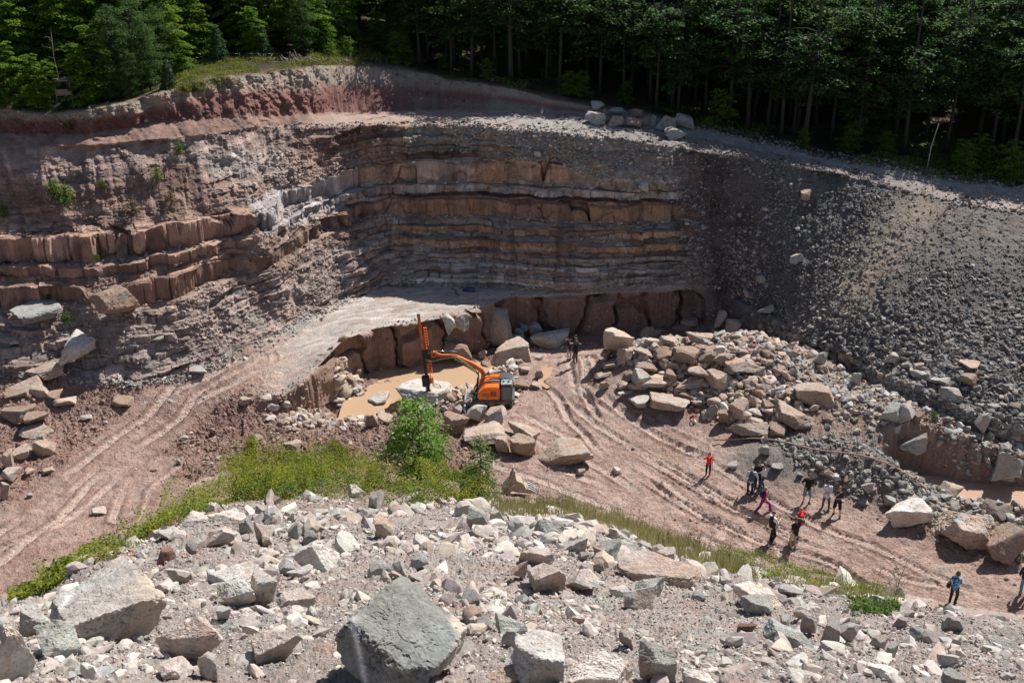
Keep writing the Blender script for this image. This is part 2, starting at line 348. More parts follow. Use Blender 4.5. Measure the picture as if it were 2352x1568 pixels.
S = np.cumsum(np.hypot(np.diff(X0[ROWK[9]], prepend=X0[ROWK[9], 0]), np.diff(Y0[ROWK[9]], prepend=Y0[ROWK[9], 0])))
D = np.zeros_like(Z)
tx = np.gradient(X0, axis=1); ty = np.gradient(Y0, axis=1); ln = np.hypot(tx, ty) + 1e-9
nx, ny = ty / ln, -tx / ln
def blur_c(A, n):
    c = np.cumsum(np.pad(A, ((0, 0), (n + 1, n)), 'edge'), axis=1); return (c[:, 2 * n + 1:] - c[:, :-2 * n - 1]) / (2 * n + 1)
nx, ny = blur_c(nx, 25), blur_c(ny, 25); ln = np.hypot(nx, ny) + 1e-9; nx /= ln; ny /= ln
# work on the face rows only
w0, w1 = ROWK[9] - 6, ROWK[10] + 8
sw = np.s_[w0:w1]
x, y, z0, zz_, u0, v0, mw_, rg, lf = X0[sw], Y0[sw], Z0[sw], Z[sw], U0[sw], V0[sw], M_wall[sw], rightness[sw], leftness[sw]
Sg = np.broadcast_to(S, x.shape)
lefty = sstep(960, 720, u0 + .1 * (v0 - 450))
fault = (hash3(np.floor(Sg / 9.5 + .25 * vnoise(z0 * .4, Sg * .1)), Sg * 0, Sg * 0 + 4) - .5) * .55
lefty2 = sstep(1000, 760, u0)
dip = lefty2 * (-.13 * np.clip(x + 10, -19, 3) - .05 * np.clip(x + 29, -40, 0)) * -1.0
wn_ = 14 * fbm(Sg, z0 * 1.5, None, .5, 3, s=141)
wlil = sstep(530, 552, u0 - .3 * (v0 - 430) + wn_) * sstep(895, 850, u0 + wn_) * sstep(562, 535, v0 + .28 * (u0 - 540) + wn_) * sstep(432, 450, v0 + .10 * (u0 - 540) + wn_)
warp = -dip + (.12 + .18 * lefty2) * vnoise(Sg * .17, z0 * .55 + 3) + .12 * vnoise(Sg * .5, z0 * 1.1) + 0.34 * fbm(x, y, None, .06, 2, s=2) + 0.12 * fbm(x, y, z0, .5, 3, s=8) + fault * (.4 + .6 * lefty) + lefty * (.9 * fbm(Sg, z0, None, .05, 2, s=3) - .018 * (Sg - 60) * 0)
hz = z0 + warp
li = np.clip(np.searchsorted(LAY, hz) - 1, 0, len(HARD) - 1)
lo, hi = LAY[li], LAY[li + 1]; fr = np.clip((hz - lo) / (hi - lo), 0, 1)
hard = HARD[li]
soil_top = sstep(14.8, 16.4, hz + .8 * fbm(Sg, z0, None, .12, 3, s=91)) * lf
# loose talus hides parts of the beds
ta = fbm(Sg, z0 * 1.3, None, .11, 4, .55, s=93)
talus = sstep(.10, .26, ta + .10 * (hard == 0) - .13 * lefty2 * sstep(5.0, 6.5, hz) - .07)
talus = talus * (1 - .9 * wlil)
talus = np.maximum(talus, sstep(1180, 1330, u0 - .85 * (v0 - 330)) * sstep(12.3, 13.6, hz + .5 * ta) * (1 - rg))   # rubble apron under the terrace lip
wallmask = mw_ * (1 - rg)
stepf = np.where(hard > 0, sstep(0.22, 0.5, fr + .12 * vnoise(Sg * .8, z0 * .5)), fr)
znew = lo + (hi - lo) * stepf - warp
stepf = mix(stepf, np.where(hard > 0, sstep(.35, .5, fr + .1 * vnoise(Sg * .8, z0)), fr * .8), lefty2); znew = lo + (hi - lo) * stepf - warp
ledge = wallmask * (1 - .92 * soil_top) * (1 - .85 * talus) * (0.55 + 0.4 * sstep(-.35, .35, fbm(x, y, z0, .22, 3, s=12)))
zz_ = mix(zz_, znew, ledge * np.where(hard > 0, 1.0, .4))
wj = .35 * fbm(Sg, z0, None, .8, 3, s=95)
H1a, H2a, E1a, O1a = voro(Sg / 2.7 + wj * .6, li * 3.0 + .5 + fr * .9 + 0 * Sg, 3)
H1b, H2b, E1b, O1b = voro(Sg / .95 + wj, li * 3.0 + .5 + fr * .6, 9)
H1c, H2c, E1c, O1c = voro(Sg / 1.7 + wj, z0 / 1.1 + wj, 15)
H1d, H2d, E1d, O1d = voro(Sg / .55 + wj, hz / .32 + wj, 19)
breakup = sstep(-.25, .2, fbm(Sg, hz * 2.0, None, .16, 3, s=29))
subf = hz / .46 + .5 * vnoise(Sg * .25, hz * .6); subc = np.floor(subf); subf = subf - subc; subh = hash3(subc, subc * 0, subc * 0 + 3)
scell = np.floor(Sg / (.9 + 1.6 * subh) + subh * 37 + .25 * vnoise(Sg * .9, hz)); sfr = Sg / (.9 + 1.6 * subh) + subh * 37 + .25 * vnoise(Sg * .9, hz) - scell; sbh = hash3(scell, subc, subc * 0 + 5)
sub = (.16 * (subh - .5) * 1.6 + .30 * (sbh - .5) + .22 * (sfr - .5) * (sbh - .5) - .20 * (1 - sstep(.0, .06, np.minimum(sfr, 1 - sfr))) * (sbh > .3) + .10 * sstep(0, .25, subf) - .10 * sstep(.8, 1, subf)) * (.4 + .6 * sstep(-.3, .3, vnoise(Sg * .35, subc * 1.7)))
out = np.where(hard == 2, 0.75 * (H1a - .4) + 0.5 * O1a * (H2a - .5) * 2 + .22 * (H1b - .5) * (H2a > .5), np.where(hard == 1, 0.34 * (H1b - .3) + .14 + .25 * (H1a - .5), -0.20 + .12 * H1b))
joint = np.where(hard == 2, 1 - sstep(0.012, 0.05, E1a), (1 - sstep(.02, .08, E1b)) * .6) * (H2a > .15 + .55 * lefty2)
out -= joint * np.where(hard == 2, .22, .10)
out = out * (.25 + .75 * breakup) * (1 - .45 * lefty2) + sub * np.where(hard == 2, .45 + .55 * lefty2, 1.0) + .14 * (H1d - .5) + .30 * (H1c - .5) * O1c + lefty2 * .45 * (H1a - .5) * (hard > 0)
missing = sstep(.80, .82, H2a) * (hard == 2)                # a block has fallen out here
out -= missing * .7
under = np.where(hard > 0, -0.22 * (1 - sstep(0.0, 0.22, fr)), 0)
big = 1.3 * fbm(Sg, z0 * .7, None, .13, 3, s=17) + 0.6 * fbm(Sg, z0, None, .45, 3, s=14)
face_n = fbm(x, y, z0, 1.6, 4, .6, s=23); fine_n = fbm(Sg, z0 * 1.6, None, 5.0, 3, .6, s=24)
gul = fbm(Sg, z0 * .12, None, 1.1, 4, .6, s=37)
str_ = wallmask * (1 - .85 * soil_top) * (1 - .8 * talus)
Dw = str_ * (out + under) * (0.6 + 0.4 * sstep(-.4, .3, fbm(Sg, z0, None, .2, 2, s=27)))
ridge = np.exp(-((u0 - 2030 + .75 * (v0 - 620)) / 95) ** 2) * sstep(420, 520, v0) * rg
Dw += 1.5 * ridge * mw_ - 1.0 * np.exp(-((u0 - 1800 + .6 * (v0 - 560)) / 80) ** 2) * rg * mw_
Dw += mw_ * big * (1 - .4 * rg) + wallmask * (.22 * face_n + .07 * fine_n) + wallmask * lefty * .85 * (H1c - .5) * (1 - soil_top) * sstep(-.1, .2, -ta + .1)
Dw += talus * wallmask * (.25 + .22 * np.abs(face_n) + .1 * fine_n)
Dw += wlil * wallmask * .30 * np.abs(vnoise(Sg * 1.6, z0 * .25))
Dw += soil_top * wallmask * (.45 * gul + .12 * (H1d - .5)) + rg * mw_ * (.26 * face_n + .34 * gul + .10 * fine_n)
Dw += wallmask * 1.0 * np.exp(-((u0 - 560 - .35 * (v0 - 500)) / 70) ** 2) * sstep(3.8, 8, z0) * (1 - sstep(12, 16, z0))
Dw -= wallmask * .7 * np.exp(-((u0 - 500 - .3 * (v0 - 500)) / 45) ** 2) * sstep(3.8, 8, z0) * (1 - sstep(11, 15, z0))
D[sw] += Dw; Z[sw] = zz_
bankg = fbm(np.broadcast_to(S, (ROWK[12] + 8 - ROWK[11] + 8, NPH)), Z0[ROWK[11] - 8:ROWK[12] + 8] * .12, None, 1.1, 4, .6, s=37)
D[ROWK[11] - 8:ROWK[12] + 8] += (M_bank * sstep(1350, 900, U0))[ROWK[11] - 8:ROWK[12] + 8] * .65 * bankg
bs_ = np.s_[ROWK[10] - 6:ROWK[12] + 6]; Sb = np.broadcast_to(S, X0[bs_].shape)
bl_ = ((M_bench + M_bank) * sstep(800, 680, U0))[bs_]; D[bs_] += bl_ * (.55 * fbm(Sb * .9 + Z0[bs_] * .7, Z0[bs_] * .35, None, .9, 4, .62, s=151) + .35 * fbm(Sb, Z0[bs_] * 1.5, None, 1.3, 4, .6, s=153) + .8 * fbm(Sb, Z0[bs_], None, .16, 2, s=155))
# massive blocks under the slab and the back face
mf = soft_rows(7, 8, 3) * (SEG[:, None] == 7) * (U0 > 640) * (U0 < 1620)
f0, f1 = ROWK[7] - 2, ROWK[8] + 2; sf = np.s_[f0:f1]
Sf = np.broadcast_to(S, X0[sf].shape); wf = .5 * fbm(Sf, Z0[sf], None, .5, 3, s=97)
Hf, Hg, Ef, Of = voro(Sf / 3.6 + wf * .5, Z0[sf] / 5.5 + .35 + wf * .25, 33)
D[sf] += mf[sf] * ((Hf - .5) * 1.3 + .8 * Of * (Hg - .5) - .8 * (1 - sstep(.03, .16, Ef)) * (Hg > .35) + .2 * n3[sf] + .5 * fbm(Sf, Z0[sf], None, .35, 3, s=98))
X = X0 + nx * D; Y = Y0 + ny * D
# ---- colours (base reflectance, linear)
C3 = lambda *c: np.array(c, float)
def cm(A, col, m): return A * (1 - m[..., None]) + np.asarray(col, float) * m[..., None]
tan = C3(.50, .37, .30); redb = C3(.36, .20, .145); pink = C3(.47, .32, .26); grey = C3(.31, .285, .265); dgrey = C3(.125, .115, .11); green_grey = C3(.27, .27, .235)
purple = C3(.17, .105, .095); lilac = C3(.50, .46, .46); orange = C3(.42, .25, .15); white = C3(.62, .57, .52)
CO = np.zeros(R.shape + (3,)) + pink
b1 = sstep(-.35, .35, fbm(X, Y, Z, .6, 4, s=51)); b2 = sstep(-.3, .3, fbm(X, Y, Z, .18, 3, s=55)); b3 = sstep(-.25, .35, fbm(X, Y, Z, 3.0, 3, s=57))
# floor
floorc = cm(cm(np.zeros_like(CO) + C3(.30, .20, .165), C3(.235, .145, .12), b1), C3(.36, .255, .21), b3 * .45)
floorc = cm(floorc, C3(.46, .345, .29), road_w * (.45 + .45 * b3) * (1 - .45 * b1) * (.55 + .45 * sstep(900, 1200, U0)))
floorc = cm(floorc, C3(.56, .44, .38), tread * .75)
floorc = cm(floorc, C3(.21, .135, .115), np.clip(rut_d * 16, 0, 1) * .6)
grrub = sstep(1620, 1800, U0 + .3 * (V0 - 900)) * (1 - road_w)
floorc = cm(floorc, C3(.31, .235, .195), grrub * .8)
floorc = cm(floorc, dgrey * 1.1, fl * np.clip(bump_at(1740, 890, 0, 4.2, 1.5, 1.3), 0, 1))
floorc = cm(floorc, C3(.22, .195, .18), np.clip(bump_at(1930, 1105, 0, 2.5, 1.5, 2.0, -.5) + bump_at(1775, 1085, 0, 1.9, 1.3, 1.5, -.5), 0, 1))
CO = cm(CO, floorc[..., :], M_floor) if False else CO * (1 - M_floor[..., None]) + floorc * M_floor[..., None]
# near scree
scc = cm(cm(np.zeros_like(CO) + C3(.30, .255, .235), C3(.25, .215, .20), b2), C3(.37, .32, .285), b1 * .6)
scc = cm(scc, C3(.30, .19, .16), sstep(.25, .5, fbm(X, Y, None, .9, 4, s=61)) * .6)
scc = cm(scc, C3(.30, .32, .29), sstep(.2, .5, fbm(X, Y, None, .7, 4, s=63)) * .5)
vegs = M_scree * sstep(32, 40, R) * sstep(1800, 1300, U0)
scc = cm(scc, C3(.20, .14, .10), vegs * .7)
CO = CO * (1 - M_scree[..., None]) + scc * M_scree[..., None]
# slab
slc = cm(cm(np.zeros_like(CO) + C3(.46, .40, .36), C3(.35, .29, .255), sstep(-.1, .4, fbm(X * .5 + Y * .3, Y * 1.6 - X * .6, None, .9, 4, s=71))), C3(.62, .57, .53), sstep(0, .5, fbm(X * .4 + Y * .3, Y * 1.8 - X * .8, None, 1.1, 4, s=73)) * .7)
slc = cm(slc, C3(.48, .36, .30), sstep(750, 560, U0 - .2 * (V0 - 800)) * .85)
slc = cm(slc, C3(.40, .30, .25), (1 - sstep(0, 1, road_w)) * sstep(560, 400, U0))
slc = cm(slc, C3(.34, .33, .31), rubble_edge * .8)
msl = soft_rows(8, 9, 4) * (1 - .9 * rampl)
CO = CO * (1 - msl[..., None]) + slc * msl[..., None]
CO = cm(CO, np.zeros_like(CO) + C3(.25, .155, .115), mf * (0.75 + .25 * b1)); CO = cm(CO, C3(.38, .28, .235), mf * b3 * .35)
# strata (face rows)
CWf = CO[sw]
thin = sstep(-.1, .5, vnoise(hz * 5.5, hz * 0 + 1.7, Sg * .04) + .35 * fine_n)
def cmw(A, col, m): return A * (1 - m[..., None]) + np.asarray(col, float) * m[..., None]
def zr(a, b, s=.25): return sstep(a - s, a + s, hz) * (1 - sstep(b - s, b + s, hz))
bb1, bb2, bb3 = b1[sw], b2[sw], b3[sw]; Zo = np.zeros_like(CWf)
back = cmw(Zo + C3(.30, .25, .22), C3(.17, .135, .125), thin * .7)
back = cmw(back, C3(.50, .45, .41), zr(3.6, 4.9, .12) * (1 - thin * .55))
back = cmw(back, purple * .9, zr(4.9, 7.4, .1) * (.45 + .4 * thin)); back = cmw(back, C3(.42, .39, .38), zr(4.9, 6.9, .1) * (1 - thin) * .7)
back = cmw(back, orange, zr(7.5, 9.9, .1) * (hard > 0) * .6); back = cmw(back, grey * .6, zr(7.5, 9.9, .1) * (hard == 0) * .8)
back = cmw(back, C3(.36, .22, .145), zr(9.9, 11.7, .08) * .9); back = cmw(back, purple * .5, zr(11.75, 12.1, .05))
back = cmw(back, lilac * .8, zr(12.1, 12.9, .05) * .8)
back = cmw(back, C3(.44, .36, .31), zr(12.9, 15.2, .05)); back = cmw(back, C3(.42, .25, .15), zr(12.9, 15.2, .05) * bb2 * .8)
back = cmw(back, C3(.15, .07, .055), zr(15.2, 15.8, .05) * .9)
back = cmw(back, green_grey * .9, zr(15.8, 19, .05) * .85); back = cmw(back, orange * .9, zr(15.8, 19, .05) * (hard == 1) * (bb2 > .35) * .6)
back = cmw(back, C3(.30, .285, .27), np.clip(talus, 0, 1) * .75)
left = cmw(Zo + C3(.35, .265, .235), C3(.25, .175, .155), thin * .5)
left = cmw(left, C3(.43, .275, .21), zr(9.9, 15.0, .3) * .85); left = cmw(left, C3(.22, .13, .105), zr(9.9, 15.0, .3) * thin * .4)
left = cmw(left, C3(.37, .25, .205), zr(14.8, 17.2, .4) * .9); left = cmw(left, C3(.18, .095, .08), zr(17.0, 18.6, .35) * (.35 + .5 * bb2))
left = cmw(left, C3(.35, .32, .31), zr(5.5, 9.4, .6) * .6 * bb2); left = cmw(left, C3(.27, .18, .145), zr(4.5, 8.5, .3) * (hard == 2))
left = cmw(left, C3(.34, .32, .30), (1 - sstep(3.8, 5.2, hz)) * .55)
left = cmw(left, C3(.30, .235, .21), talus * .55)
mb = sstep(545, 575, u0 - .3 * (v0 - 500)) * sstep(870, 830, u0) * sstep(540, 560, v0 + .28 * (u0 - 540) - wn_) * sstep(650, 620, v0 + .28 * (u0 - 540) - wn_)
left = cmw(left, C3(.26, .185, .15), mb * .7)
left = cmw(left, C3(.43, .395, .40), wlil * .95)
wl2 = np.exp(-((u0 - 560 - .2 * (v0 - 370)) / 110) ** 4) * np.exp(-((v0 - 375) / 38) ** 4)
left = cmw(left, C3(.46, .42, .38), wl2 * .7)
left = left * (1 + np.array([.06, .05, .04]) * (1 - wlil[..., None]))
lw = sstep(945, 860, u0 + wn_)
wallc = back * (1 - lw[..., None]) + left * lw[..., None]
wallc = wallc * (1 + .22 * (1 - lw[..., None])) * (.84 + .32 * sbh[..., None])
wallc = wallc * (0.84 + 0.30 * H1b[..., None]) * (.90 + .20 * H1a[..., None]) * (.80 + .38 * subh[..., None]) * (.86 + .28 * H1d[..., None])
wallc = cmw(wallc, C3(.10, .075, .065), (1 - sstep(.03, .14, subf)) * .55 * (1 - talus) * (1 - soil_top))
crk = (1 - sstep(.015, .06, np.minimum(sfr, 1 - sfr))) * (sbh > .35) * (1 - talus) * (1 - soil_top)
wallc = cmw(wallc, C3(.07, .055, .05), crk * .6)
rust = sstep(.0, .35, fbm(Sg, z0 * 1.2, None, .35, 4, .6, s=133)) * (1 - lw) * (hard > 0) * (1 - talus)
wallc = cmw(wallc, C3(.36, .19, .10), rust * .45)
stain = sstep(.15, .45, fbm(Sg, z0 * .18, None, .9, 3, .6, s=131)) * (1 - talus)
wallc = cmw(wallc, C3(.13, .10, .09), stain * .45)
wallc = cmw(wallc, C3(.33, .30, .28), np.clip(ledge, 0, 1) * (hard > 0) * (fr < .25) * .45)       # dust on treads
wallc = cmw(wallc, C3(.08, .06, .055), joint * (hard > 0) * str_ * .5)
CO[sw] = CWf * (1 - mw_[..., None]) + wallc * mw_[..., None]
gul2 = np.zeros_like(Z); gul2[sw] = gul
darks = cm(np.zeros_like(CO) + C3(.125, .105, .105), C3(.07, .05, .052), b1); darks = cm(darks, C3(.22, .21, .20), b3 * .4); darks = cm(darks, C3(.06, .042, .045), sstep(.0, .4, gul2) * .6)
scr = cm(np.zeros_like(CO) + C3(.165, .16, .155), C3(.12, .115, .11), b1)
scr = cm(scr, C3(.27, .225, .185), np.exp(-((U0 - 2010 + .75 * (V0 - 620)) / 75) ** 2) * sstep(380, 460, V0) * sstep(790, 700, V0))
scr = cm(scr, C3(.25, .215, .185), sstep(2080, 2200, U0 + .6 * (V0 - 470)) * sstep(640, 520, V0 - .1 * (U0 - 2000)) * .55)
dsl = 1 - sstep(1660, 1800, U0 - .1 * (V0 - 500))
rc = scr * (1 - dsl[..., None]) + darks * dsl[..., None]
rc_w = rightness * np.maximum(M_wall, soft_rows(7, 9, 6))
CO = CO * (1 - rc_w[..., None]) + rc * rc_w[..., None]
# bench, bank, forest
bn_ = sstep(-.3, .35, fbm(X * .8, Z * 1.4, Y * .8, .8, 4, .6, s=161))[..., None]
bc = cm(np.zeros_like(CO) + mix(mix(C3(.36, .235, .19), C3(.24, .155, .13), bn_), C3(.40, .30, .26), sstep(680, 800, U0)[..., None]), C3(.34, .32, .30), sstep(1000, 1250, U0)); bc = cm(bc, C3(.265, .235, .225), sstep(1250, 1500, U0))
bc = cm(bc, C3(.42, .34, .29), sstep(2000, 2300, U0) * .7)
CO = CO * (1 - M_bench[..., None]) + bc * M_bench[..., None]
bt = TT[:, None] * (SEG[:, None] == 11) + (SEG[:, None] > 11)
bk = cm(np.zeros_like(CO) + C3(.25, .13, .11), C3(.36, .29, .24), sstep(.45, .75, bt + .15 * n2) * 1.0)
bk = cm(bk, C3(.27, .27, .25), sstep(800, 1100, U0) * (1 - sstep(.2, .45, bt)) * .8); bk = cm(bk, C3(.16, .07, .06), (sstep(17.2, 18, Z0) * (1 - sstep(19.8, 20.6, Z0))) * sstep(1300, 900, U0) * b2 * .6)
bk = cm(bk, C3(.30, .29, .28), sstep(1330, 1520, U0))
CO = CO * (1 - M_bank[..., None]) + bk * M_bank[..., None]
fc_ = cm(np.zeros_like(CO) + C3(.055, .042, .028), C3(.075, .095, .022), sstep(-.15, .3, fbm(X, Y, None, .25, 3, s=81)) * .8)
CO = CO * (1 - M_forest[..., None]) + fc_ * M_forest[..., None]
CO *= (1 + .10 * n3 + .08 * vnoise(X * 14, Y * 14, Z * 14))[..., None]
CO = np.clip(CO, .01, .8)
# ---- sheets
MAT_T = rock_material('earth_and_rock', scales=(1.1, 7.0, 26.0), amp=(.16, .26, .22), bump=.9, bdist=.10, speck=.5)
MAT_N = rock_material('near_rubble_ground', scales=(2.5, 16.0, 60.0), amp=(.16, .25, .28), bump=.9, bdist=.03, speck=.6)
def sheet(name, a, b, mat, smooth=True):
    x, y, z = X[a:b + 1], Y[a:b + 1], Z[a:b + 1]; n = b + 1 - a
    V = np.stack([x, y, z], -1).reshape(-1, 3)
    i = np.arange(n - 1)[:, None] * NPH + np.arange(NPH - 1)[None, :]
    i = i.ravel(); q = np.stack([i, i + 1, i + 1 + NPH, i + NPH], -1)
    me = mesh_np(name, V, q, mat, CO[a:b + 1].reshape(-1, 3), smooth)
    return link(name, me, kind='structure')
sheet('scree_slope', 0, ROWK[5], MAT_N)
sheet('quarry_ground', ROWK[5], ROWK[7], MAT_T, False)
sheet('rock_shelf', ROWK[7], ROWK[9], MAT_T, False)
sheet('quarry_cliff', ROWK[9], ROWK[10], MAT_T, False)
sheet('upper_terrace_ground', ROWK[10], ROWK[11], MAT_T)
sheet('earth_bank', ROWK[11], ROWK[12], MAT_T, False)
sheet('forest_ground', ROWK[12], NR - 1, MAT_T)
# ---- lookups: picture point -> ground point, and ground height at x, y
UU, VV, DD = project(X, Y, Z)
RS = 4.0; GW, GH = int(2900 / RS), int(1800 / RS)
gi = np.floor((UU + 270) / RS).astype(int); gj = np.floor((VV + 60) / RS).astype(int)
ok = (gi >= 0) & (gi < GW) & (gj >= 0) & (gj < GH) & (DD > 1)
depm = np.full(GW * GH, 1e9); idx = (gj * GW + gi)[ok]; np.minimum.at(depm, idx, DD[ok])
depm = depm.reshape(GH, GW)
for _ in range(6):
    m = depm > 1e8
    if not m.any(): break
    p = np.pad(depm, 1, constant_values=1e9); nb = np.minimum.reduce([p[:-2, 1:-1], p[2:, 1:-1], p[1:-1, :-2], p[1:-1, 2:]])
    depm = np.where(m, nb, depm)
# splats of hidden ground shine through gaps: take the local nearest where the step is large
p = np.pad(depm, 1, mode='edge')
nbm = np.median(np.stack([p[a:a + GH, b:b + GW] for a in range(3) for b in range(3)]), axis=0)
depm = np.where(depm > nbm * 1.06, nbm, depm)
def pick(u, v):
    i = int(np.clip((u + 270) / RS, 0, GW - 1)); j = int(np.clip((v + 60) / RS, 0, GH - 1))
    d = depm[j, i]; dx, dy, dz = ray(u, v)
    return Vector((dx * d, dy * d, CAMH + dz * d)), d
def gz(x, y):
    ph = math.atan2(x, y); r = math.hypot(x, y)
    c = int(np.clip(np.searchsorted(PH, ph), 0, NPH - 1))
    rr = np.maximum.accumulate(np.hypot(X[:, c], Y[:, c]))
    return float(np.interp(r, rr, Z[:, c]))
def rc_index(x, y):
    ph = np.arctan2(x, y); return ph
# ------------------------------------------------ rocks
MAT_BOULDER = rock_material('sandstone_boulder', scales=(.9, 5.0, 22.0), amp=(.14, .22, .2), bump=.7, bdist=.06, world=False, cr=(.88, 1.12), speck=.55)
MAT_STONE = rock_material('loose_stones', scales=(3.0, 18.0), amp=(.12, .2), bump=.4, bdist=.02, speck=.4)
_ico = {}
def ico(n):
    if n not in _ico:
        bm = bmesh.new(); bmesh.ops.create_icosphere(bm, subdivisions=n, radius=1)
        V = np.array([v.co[:] for v in bm.verts]); Fc = np.array([[l.index for l in f.verts] for f in bm.faces]); bm.free()
        _ico[n] = (V / np.linalg.norm(V, axis=1)[:, None], Fc)
    return _ico[n]
def rock_shape(seed, sub=4, cuts=6, sharp=26.0, relief=.05, tilt=.22, bed=0.0):
    """a block broken along planes: radius = soft minimum over the planes, then relief"""
    r_ = np.random.default_rng(seed); V, Fc = ico(sub)
    ns, hs = [], []
    for ax in range(3):
        for sg in (-1, 1):
            n = np.zeros(3); n[ax] = sg; n += r_.normal(0, tilt, 3); n /= np.linalg.norm(n); ns.append(n); hs.append(r_.uniform(.78, 1.0))
    if seed % 3 != 1:            # one large break makes wedges
        n = r_.normal(0, 1, 3); n[2] = abs(n[2]); n /= np.linalg.norm(n); ns.append(n); hs.append(r_.uniform(.5, .8))
    for _ in range(cuts):
        n = r_.normal(0, 1, 3); n[np.argmax(np.abs(n))] *= .8; n /= np.linalg.norm(n); ns.append(n); hs.append(r_.uniform(.9, 1.25))
    ns, hs = np.array(ns), np.array(hs)
    q = np.maximum(V @ ns.T, 1e-3) / hs                     # 1 / distance to the plane
    rad = 1.0 / (np.sum(q ** sharp, axis=1) ** (1 / sharp))
    P = V * rad[:, None]
    o = r_.uniform(0, 50)
    if relief:
        big_n = fbm(P[:, 0] + o, P[:, 1] - o, P[:, 2], .9, 2)
        ter = np.floor(big_n * 7 + .5 * P[:, 2]) / 7
        d = relief * (1.2 * fbm(P[:, 0] + o, P[:, 1], P[:, 2], 1.3, 2) + .8 * fbm(P[:, 0] + o, P[:, 1], P[:, 2], 4.0, 4, .62)
            + .5 * np.minimum(0, fbm(P[:, 0] - o, P[:, 1], P[:, 2], 2.2, 3)))
        st = np.floor(6 * fbm(P[:, 0], P[:, 1] + o, P[:, 2], 1.0, 2)) / 6
        d += relief * (.9 * st + 1.6 * (ter - big_n * .6))
        d += relief * .35 * fbm(P[:, 0], P[:, 1] - o, P[:, 2] + o, 11.0, 3, .65)
        if bed: d += bed * (vnoise(P[:, 2] * 9 + o, P[:, 2] * 0) > .1)
        P = P * (1 + d)[:, None]
    P /= np.abs(P).max(0)
    return P, Fc
def tri_mesh(name, P, Fc, mat, col=None, smooth=True):
    return mesh_np(name, P, Fc, mat, col, smooth)
def auto_flat(me, ang=28):
    me.polygons.foreach_set('use_smooth', np.ones(len(me.polygons), bool)); me.set_sharp_from_angle(angle=math.radians(ang))
PAL = {'t': C3(.43, .345, .285), 'b': C3(.31, .23, .18), 'w': C3(.60, .565, .52), 'g': C3(.36, .35, .335), 'G': C3(.36, .37, .34), 'd': C3(.17, .15, .14), 'p': C3(.47, .40, .36), 'm': C3(.26, .15, .13), 'l': C3(.47, .45, .42)}
CNAME = {'t': 'tan', 'b': 'brown', 'w': 'pale cream', 'g': 'grey', 'G': 'greenish grey', 'd': 'dark', 'p': 'pinkish', 'm': 'maroon', 'l': 'light grey'}
def rock_cols(P, c, seed, dusty=0.35):
    """base colour with rusty and greyish patches that belong to the stone"""
    r_ = np.random.default_rng(seed + 99); o = r_.uniform(0, 30)
    a = sstep(-.05, .45, fbm(P[:, 0] + o, P[:, 1], P[:, 2], 1.1, 4, .6)); b = sstep(.1, .5, fbm(P[:, 0], P[:, 1] + o, P[:, 2], 1.8, 4, .6))
    c0 = np.zeros(P.shape) + c
    c1 = c * np.array([1.05, .82, .66]) * .88; c2 = c.mean() * np.array([.92, .93, .92]) * .85
    c0 = c0 * (1 - .6 * a[:, None]) + c1 * .6 * a[:, None]; c0 = c0 * (1 - .7 * b[:, None]) + c2 * .7 * b[:, None]
    crk = (np.abs(fbm(P[:, 0] + o, P[:, 1] + o, P[:, 2], 1.6, 4, .55)) < .012) * .45
    return c0 * (1 - crk[:, None])
CROP = {'A': (0, 516.8), 'B': (775.2, 516.8), 'C': (1548, 516.8), 'D': (0, 1028.4), 'E': (775.2, 1028.4), 'F': (1548, 1028.4), 'G': (775.2, 0), 'H': (1548, 0)}
